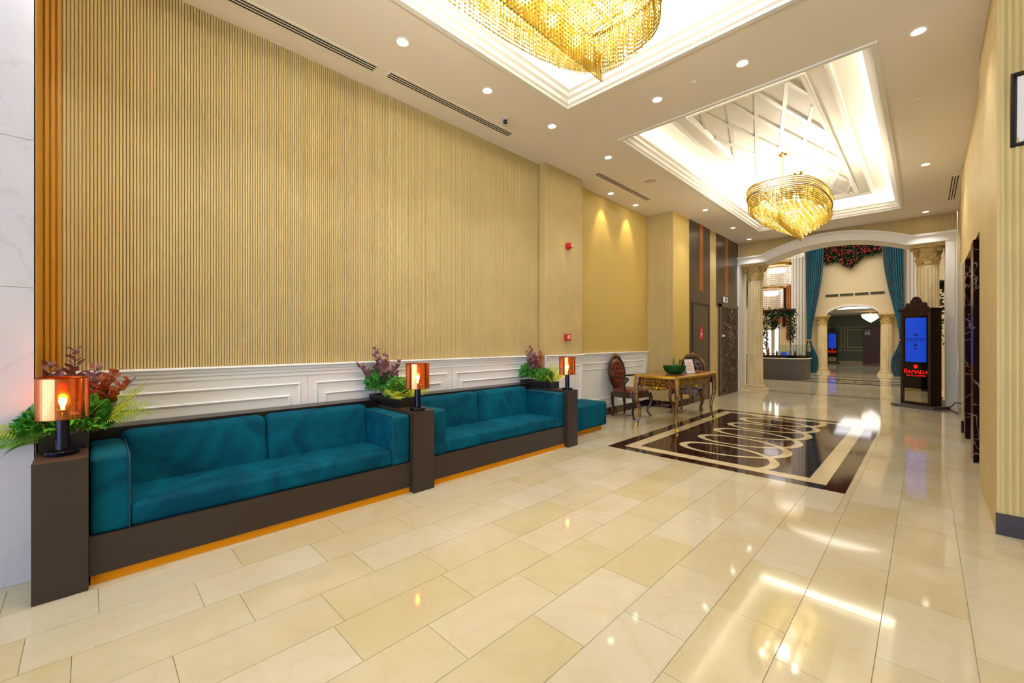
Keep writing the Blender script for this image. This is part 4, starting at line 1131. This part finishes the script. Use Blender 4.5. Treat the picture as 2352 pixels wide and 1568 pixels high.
curtain(.48, .46, .62, .14, 4.6, 1.2, .0, 12.9, .35, .6, 'teal curtain glimpsed behind the right arch column', 6, .05)

# ------------------------------------------------------------------ hanging flowers and garlands
r = empty('hanging_flowers', (-2.0, 20.8, 4.2), 'mass of dark foliage with red blossoms hanging above the distant vents', 'flowers')
fo, bl = MB(), MB()
for i in range(5200):
    x = rnd.uniform(-2.95, -1.14); t = (x+2.05)/.92
    low = 4.72-.42*max(0, 1-abs(t+.02)*2.2)-.16*rnd.random()**2-.2*(1-(x+2.9)/1.8)
    z = low+rnd.random()**1.2*(5.75-low); y = 20.80+rnd.uniform(-.1, .1)
    leaf_quad(fo, (x, y, z), Vector((rnd.uniform(-1, 1), rnd.uniform(-1, .4), rnd.uniform(-1, .5))), Vector((rnd.uniform(-1, 1), -1, rnd.uniform(-1, 1))), .10, .065)
    if i % 13 == 0: bl.ball((x, y-.14*rnd.random()-.06, z), rnd.uniform(.022, .042), 6, 5)
fo.build('foliage', M['leafdark'], r, kind='stuff'); bl.build('blossoms', M['rose'], r, True, kind='stuff')
def garland(name, pts, rad, n, label, drops=()):
    r = empty(name, pts[0], label, 'garland', 'green garlands in the hall')
    mb = MB(); st = MB(); st.tube(pts, .015, 5); P_ = [Vector(p) for p in pts]
    for i in range(n):
        t = rnd.random()*(len(P_)-1); a = int(t); p = P_[a].lerp(P_[min(a+1, len(P_)-1)], t-a)
        d = Vector((rnd.gauss(0, 1), rnd.gauss(0, 1), rnd.gauss(-.3, 1))).normalized()
        leaf_quad(mb, p+d*rad*rnd.random(), d, Vector((rnd.gauss(0, 1), rnd.gauss(0, 1), rnd.gauss(0, 1))), .09, .06)
    for (x, y, z0, z1, rr, m_) in drops:
        st.tube([(x, y, z0), (x+.02, y, z1)], .008, 5)
        for i in range(m_):
            z = z0+(z1-z0)*rnd.random(); d = Vector((rnd.gauss(0, 1), rnd.gauss(0, 1), rnd.gauss(-.4, .6))).normalized()
            leaf_quad(mb, Vector((x, y, z))+d*rr*rnd.random(), d, Vector((rnd.gauss(0, 1), rnd.gauss(0, 1), rnd.gauss(0, 1))), .09, .06)
    st.build('stem', M['stem'], r); mb.build('foliage', M['leafdark'], r, kind='stuff'); return r
garland('garland', [(-4.5, 18, 2.3), (-4.2, 18, 2.36), (-3.9, 18, 2.3), (-3.6, 18, 2.34), (-3.42, 18, 2.3)], .13, 420, 'green garland draped over the display counter',
        [(-3.48, 18, 2.3, 1.35, .13, 260), (-4.02, 18, 2.3, 1.75, .17, 280), (-4.35, 18, 2.25, 1.0, .12, 240)])
garland('garland', [(.12, 13.2, 2.45), (.25, 13.2, 2.5), (.42, 13.2, 2.4)], .12, 160, 'tuft of greenery showing behind the right arch column', [(.3, 13.2, 2.3, 1.2, .05, 90)])
bm_ = MB().box(-4.6, 17.96, 2.36, -3.36, 18.04, 2.44).box(-3.52, 17.97, 1.0, -3.49, 18.03, 2.36).box(-4.6, 17.97, 1.0, -4.57, 18.03, 2.36).build('garland_beam', M['walnut'])
tag(bm_, 'slim dark frame carrying the hall garland', 'frame')

# ------------------------------------------------------------------ display counter, bars and lit shelves
r = empty('display_counter', (-3.6, 16.3, 0), 'grey display counter with glass screen, behind the left column', 'counter')
MB().prism([(-5.2, 16.0), (-2.95, 16.0), (-2.74, 16.2), (-2.74, 17.0), (-5.2, 17.0)], 0, .68).build('body', M['counter'], r)
MB().prism([(-5.2, 15.97), (-2.94, 15.97), (-2.71, 16.19), (-2.71, 17.0), (-5.2, 17.0)], .68, .71).build('shadow_gap', M['white'], r)
MB().prism([(-5.2, 15.98), (-2.95, 15.98), (-2.72, 16.2), (-2.72, 17.0), (-5.2, 17.0)], .71, .80).build('top', M['kioskglass'], r)
MB().box(-3.55, 16.35, .80, -2.76, 16.362, 1.14).box(-2.772, 16.36, .80, -2.76, 16.95, 1.14).build('glass_screen', M['glass'], r)
for k in range(9):
    x = -4.0+.13*k; hgt = .1+.07*((k*7) % 4)
    o = MB().lathe([(.03, .80), (.034, .81), (.034, .80+hgt*.6), (.012, .80+hgt*.75), (.012, .80+hgt), (0, .80+hgt)], 10, c=(x, 16.5+.05*(k % 3))).build('bottle', M[('bluebottle', 'amberbottle', 'camwhite')[k % 3]], None, True)
    tag(o, '%s %s bottle in the row on the display counter' % (('leftmost', 'middle', 'rightmost')[k//3], ('blue', 'amber', 'white')[k % 3]), 'bottle', 'bottles on the display counter')
sg = MB().box(-3.38, 16.05, .8, -3.25, 16.06, .9).build('price_card', M['screenblue']); tag(sg, 'small glowing blue card on the display counter', 'card')
for (x, z0, z1, mt, lb) in ((-4.5, 2.0, 3.4, 'copperstrip', 'shorter copper wall bar in the hall'), (-4.15, 1.32, 3.93, 'copperstrip', 'longer copper wall bar in the hall'), (-4.3, 1.89, 3.57, 'black', 'black wall bar between two copper bars in the hall')):
    o = MB().box(x-.07, 20.9, z0, x-.005, 21.0, z1).box(x+.005, 20.9, z0+.03, x+.07, 21.0, z1-.03).build('wall_bar', M[mt]); tag(o, lb, 'wall decoration', 'vertical bars on the hall back wall')
for k, (x, z1) in enumerate(((-5.05, 1.75), (-4.85, 1.75), (-4.58, 1.95))):
    o = empty('lit_shelf', (x, 20.9, .7), ('leftmost', 'middle', 'tallest')[k]+' backlit white shelf column behind the display counter', 'shelf', 'lit shelf columns behind the counter')
    MB().box(x-.06, 20.86, .75, x+.06, 20.94, z1).build('light_box', M['litpanel'], o)
    MB().box(x-.1, 20.9, .7, x-.065, 20.98, z1+.08).box(x+.065, 20.9, .7, x+.1, 20.98, z1+.08).box(x-.065, 20.9, z1+.02, x+.065, 20.98, z1+.08).build('frame', M['chrome'], o)
def drum(loc, R, h, label):
    r = empty('drum_chandelier', loc, label, 'chandelier', 'white crystal drum chandeliers in the hall')
    L = lambda o: local(o, r)
    mb = MB(); n = 90
    for k in range(n):
        a = 2*PI*k/n
        for q in range(int(h/.07)):
            z = -.02-q*.07; x, y = R*math.cos(a), R*math.sin(a); w = .014
            mb.add([(x, y, z), (x-w*math.sin(a), y+w*math.cos(a), z-.03), (x+w*math.sin(a), y-w*math.cos(a), z-.03), (x*1.03, y*1.03, z-.03), (x, y, z-.066)], [(0, 1, 3), (0, 3, 2), (4, 3, 1), (4, 2, 3)])
    L(mb.build('crystal_curtain', M['whitecrystal'], None, kind='stuff'))
    L(MB().lathe([(R*.96, -.01), (R*1.03, -.01), (R*1.03, .05), (R*1.08, .06), (R*1.08, .08), (R*.96, .08), (R*.96, -.01)], 40, caps=False).build('gold_rim', M['brass'], None, True))
    L(MB().lathe([(R*.3, -h*.1), (R*.62, -h*.12), (R*.62, -h*.3), (R*.3, -h*.35)], 24).build('light_core', M['litpanel'], None, True))
    L(MB().tube([(0, 0, .05), (0, 0, 6-loc[2])], .012, 6).tube([(-R, 0, .04), (R, 0, .04)], .01, 5).tube([(0, -R, .04), (0, R, .04)], .01, 5).build('suspension_rod', M['brass'], None))
    return r
drum((-3.92, 18.0, 4.05), .42, .75, 'upper white crystal drum chandelier in the hall')
drum((-4.39, 19.2, 3.35), .4, .8, 'lower white crystal drum chandelier in the hall')
drum((-3.45, 17.5, 4.75), .42, .55, 'highest white crystal drum chandelier, partly above the arch')
r = empty('pendant_lamp', (-1.95, 27.5, 2.75), 'white glowing crystal pendant lamp in the room beyond', 'pendant lamp')
mb = MB(); mb.lathe([(.36, -.12), (.37, -.2), (.33, -.3), (.2, -.42), (.06, -.52), (0, -.56)], 28, rf=lambda q, z, th: q*(1+.05*math.sin(th*14)))
local(mb.build('crystal_bowl', M['pendant'], None, True), r)
local(MB().lathe([(.0, 0), (.08, 0), (.08, -.03), (.02, -.04), (.02, -.1), (.37, -.11), (.37, -.13), (0, -.13)], 24).build('mount', M['brass'], None, True), r)

# ------------------------------------------------------------------ ceiling fittings
def downlight():
    r = empty('downlight', (0, 0, CZ), '', 'downlight', 'recessed ceiling downlights')
    local(MB().lathe([(.040, -.001), (.054, -.001), (.056, -.006), (.050, -.009), (.042, -.006), (.040, -.001)], 28, caps=False).build('trim_ring', M['white'], None, True), r)
    local(MB().lathe([(0, -.004), (.041, -.004), (.041, -.001), (0, -.001)], 24, caps=False).build('lens', M['emis'], None), r)
    d = bpy.data.lights.new('downlight_beam', 'SPOT'); d.energy = P_SPOT; d.color = WHITE; d.spot_size = math.radians(95); d.spot_blend = .7; d.shadow_soft_size = .035
    o = bpy.data.objects.new('downlight_beam', d); COL.objects.link(o); o.location = (0, 0, -.012); o.parent = r
    return r
DL = [(-3.04, 1.8, 'nearest visible downlight along the left ceiling, near the long air slot'), (-3.04, 2.73, 'second downlight along the left ceiling, before the security camera'), (-3.02, 3.7, 'third downlight along the left ceiling, past the security camera'),
      (-3.0, 4.85, 'fourth downlight along the left ceiling, above the pilaster'), (-2.92, 8.07, 'downlight before the bronze elevator panels'), (-2.95, 9.75, 'downlight between the two bronze elevator panels'), (-3.0, 11.1, 'downlight in the far left corner before the arch'),
      (-.04, 4.6, 'nearest downlight along the right ceiling'), (.0, 8.13, 'middle downlight along the right ceiling beside the far coffer'), (.0, 11.1, 'farthest downlight on the right, before the arch'), (-1.146, 4.04, 'right downlight on the strip between the two coffers'), (-1.93, 4.04, 'left downlight on the strip between the two coffers'),
      (-3.05, .85, 'unseen added downlight above the middle of the nearest sofa'), (-3.05, -.1, 'unseen added downlight above the first lamp'), (-.04, 2.0, 'unseen added downlight on the camera side'), (-.04, .0, 'unseen added downlight above the camera'), (-3.0, -1.5, 'unseen added downlight by the marble wall'), (2.0, 1.0, 'unseen added downlight in the entrance area'), (2.0, -2.0, 'unseen added downlight near the entrance')]  # downlights out of view, added for the light they give
d0 = downlight()
for i, (x, y, lb) in enumerate(DL):
    o = d0 if i == 0 else copy_tree(d0)
    o.location = (x, y, CZ); o['label'] = lb
for (x, y, lb) in ((-3.70, 6.06, 'first of two wall-washing spots in the recess'), (-3.70, 6.89, 'second of two wall-washing spots in the recess')):
    o = copy_tree(d0); o.location = (x, y, CZ); o['label'] = lb
    for c in o.children:
        if c.type == 'LIGHT':
            c.data = c.data.copy(); c.data.spot_size = math.radians(58); c.data.energy = P_SPOT*.9; c.data.color = (1, .84, .5); c.rotation_euler = (0, math.radians(14), 0)
def linvent(x0, x1, y0, y1, n, label):
    r = empty('linear_air_diffuser', ((x0+x1)/2, (y0+y1)/2, CZ), label, 'air vent', 'linear air diffusers in the ceiling')
    MB().box(x0-.015, y0-.015, CZ-.004, x1+.015, y1+.015, CZ+.002).build('frame', M['ceil'], r)
    w = (x1-x0)/n
    for k in range(n): MB().box(x0+w*k+w*.3, y0, CZ-.0065, x0+w*(k+1)-w*.3, y1, CZ-.003).build('slot', M['slot'], r)
linvent(-3.56, -3.47, -.3, 1.80, 3, 'long three-slot air diffuser nearest the camera')
linvent(-3.545, -3.455, 1.93, 3.5, 3, 'three-slot air diffuser in the middle of the left ceiling')
linvent(-3.45, -3.36, 5.2, 6.8, 3, 'three-slot air diffuser before the recess')
linvent(.27, .36, 9.0, 10.45, 3, 'three-slot air diffuser by the right wall')
r = empty('security_camera', (-3.27, 3.2, CZ), 'small white security camera with dark lens on the ceiling', 'security camera')
local(MB().lathe([(0, 0), (.035, 0), (.035, -.012), (.02, -.02), (.014, -.04), (0, -.04)], 20).build('mount', M['camwhite'], None, True), r)
q = MB(); q.lathe([(.0, -.05), (.026, -.05), (.03, -.04), (.03, .06), (.022, .07), (0, .07)], 20); q.xf(Matrix.Translation((.0, -.0, -.06)) @ Matrix.Rotation(math.radians(45), 4, 'Z') @ Matrix.Rotation(math.radians(108), 4, 'X'))
local(q.build('camera_body', M['camwhite'], None, True), r)
q = MB(); q.lathe([(0, .066), (.024, .066), (.024, .074), (.012, .08), (0, .08)], 18); q.xf(Matrix.Translation((.0, -.0, -.06)) @ Matrix.Rotation(math.radians(45), 4, 'Z') @ Matrix.Rotation(math.radians(108), 4, 'X'))
local(q.build('lens', M['lens'], None, True), r)
r = empty('ceiling_speaker', (-2.98, 6.0, CZ), 'round flush ceiling speaker grille beside the far coffer', 'speaker')
local(MB().lathe([(0, -.006), (.085, -.006), (.09, -.004), (.09, .001), (0, .001)], 32).build('grille', M['cream'], None, True), r)
local(MB().lathe([(.09, -.008), (.098, -.006), (.1, .001), (.09, .001), (.09, -.008)], 32, caps=False).build('trim_ring', M['ceil'], None, True), r)
sp = empty('sprinkler', (-1.55, 4.02, CZ), 'tiny sprinkler cap on the strip between the coffers', 'sprinkler')
local(MB().lathe([(0, -.012), (.012, -.012), (.014, -.006), (.03, -.004), (.032, 0), (0, .001)], 16).build('cap', M['ceil'], None, True), sp)
sp2 = copy_tree(sp); sp2.location = (-.06, 5.9, CZ); sp2['label'] = 'tiny sprinkler cap on the right of the ceiling'
# fire alarm devices on the pilaster
r = empty('fire_siren', (-3.694, 4.88, 2.63), 'round red fire alarm sounder high on the pilaster', 'fire alarm')
Rx = Matrix.Rotation(PI/2, 4, 'Y')
q = MB().lathe([(0, 0), (.05, 0), (.05, .02), (.043, .03), (.04, .065), (.03, .075), (0, .076)], 24).xf(Rx); local(q.build('body', M['red'], None, True), r)
q = MB().lathe([(0, .076), (.016, .076), (.016, .08), (0, .081)], 16).xf(Rx); local(q.build('flasher', M['paper'], None, True), r)
r = empty('fire_call_point', (-3.694, 4.85, 1.31), 'square red fire call point low on the pilaster', 'fire alarm')
local(rbox(0, -.05, -.05, .045, .05, .05, .006, 2).build('body', M['red'], None), r)
local(MB().box(.045, -.028, -.022, .047, .028, .03).build('glass', M['paper'], None), r)
local(MB().box(.047, -.012, -.006, .0485, .012, .012).build('target_mark', M['red'], None), r)
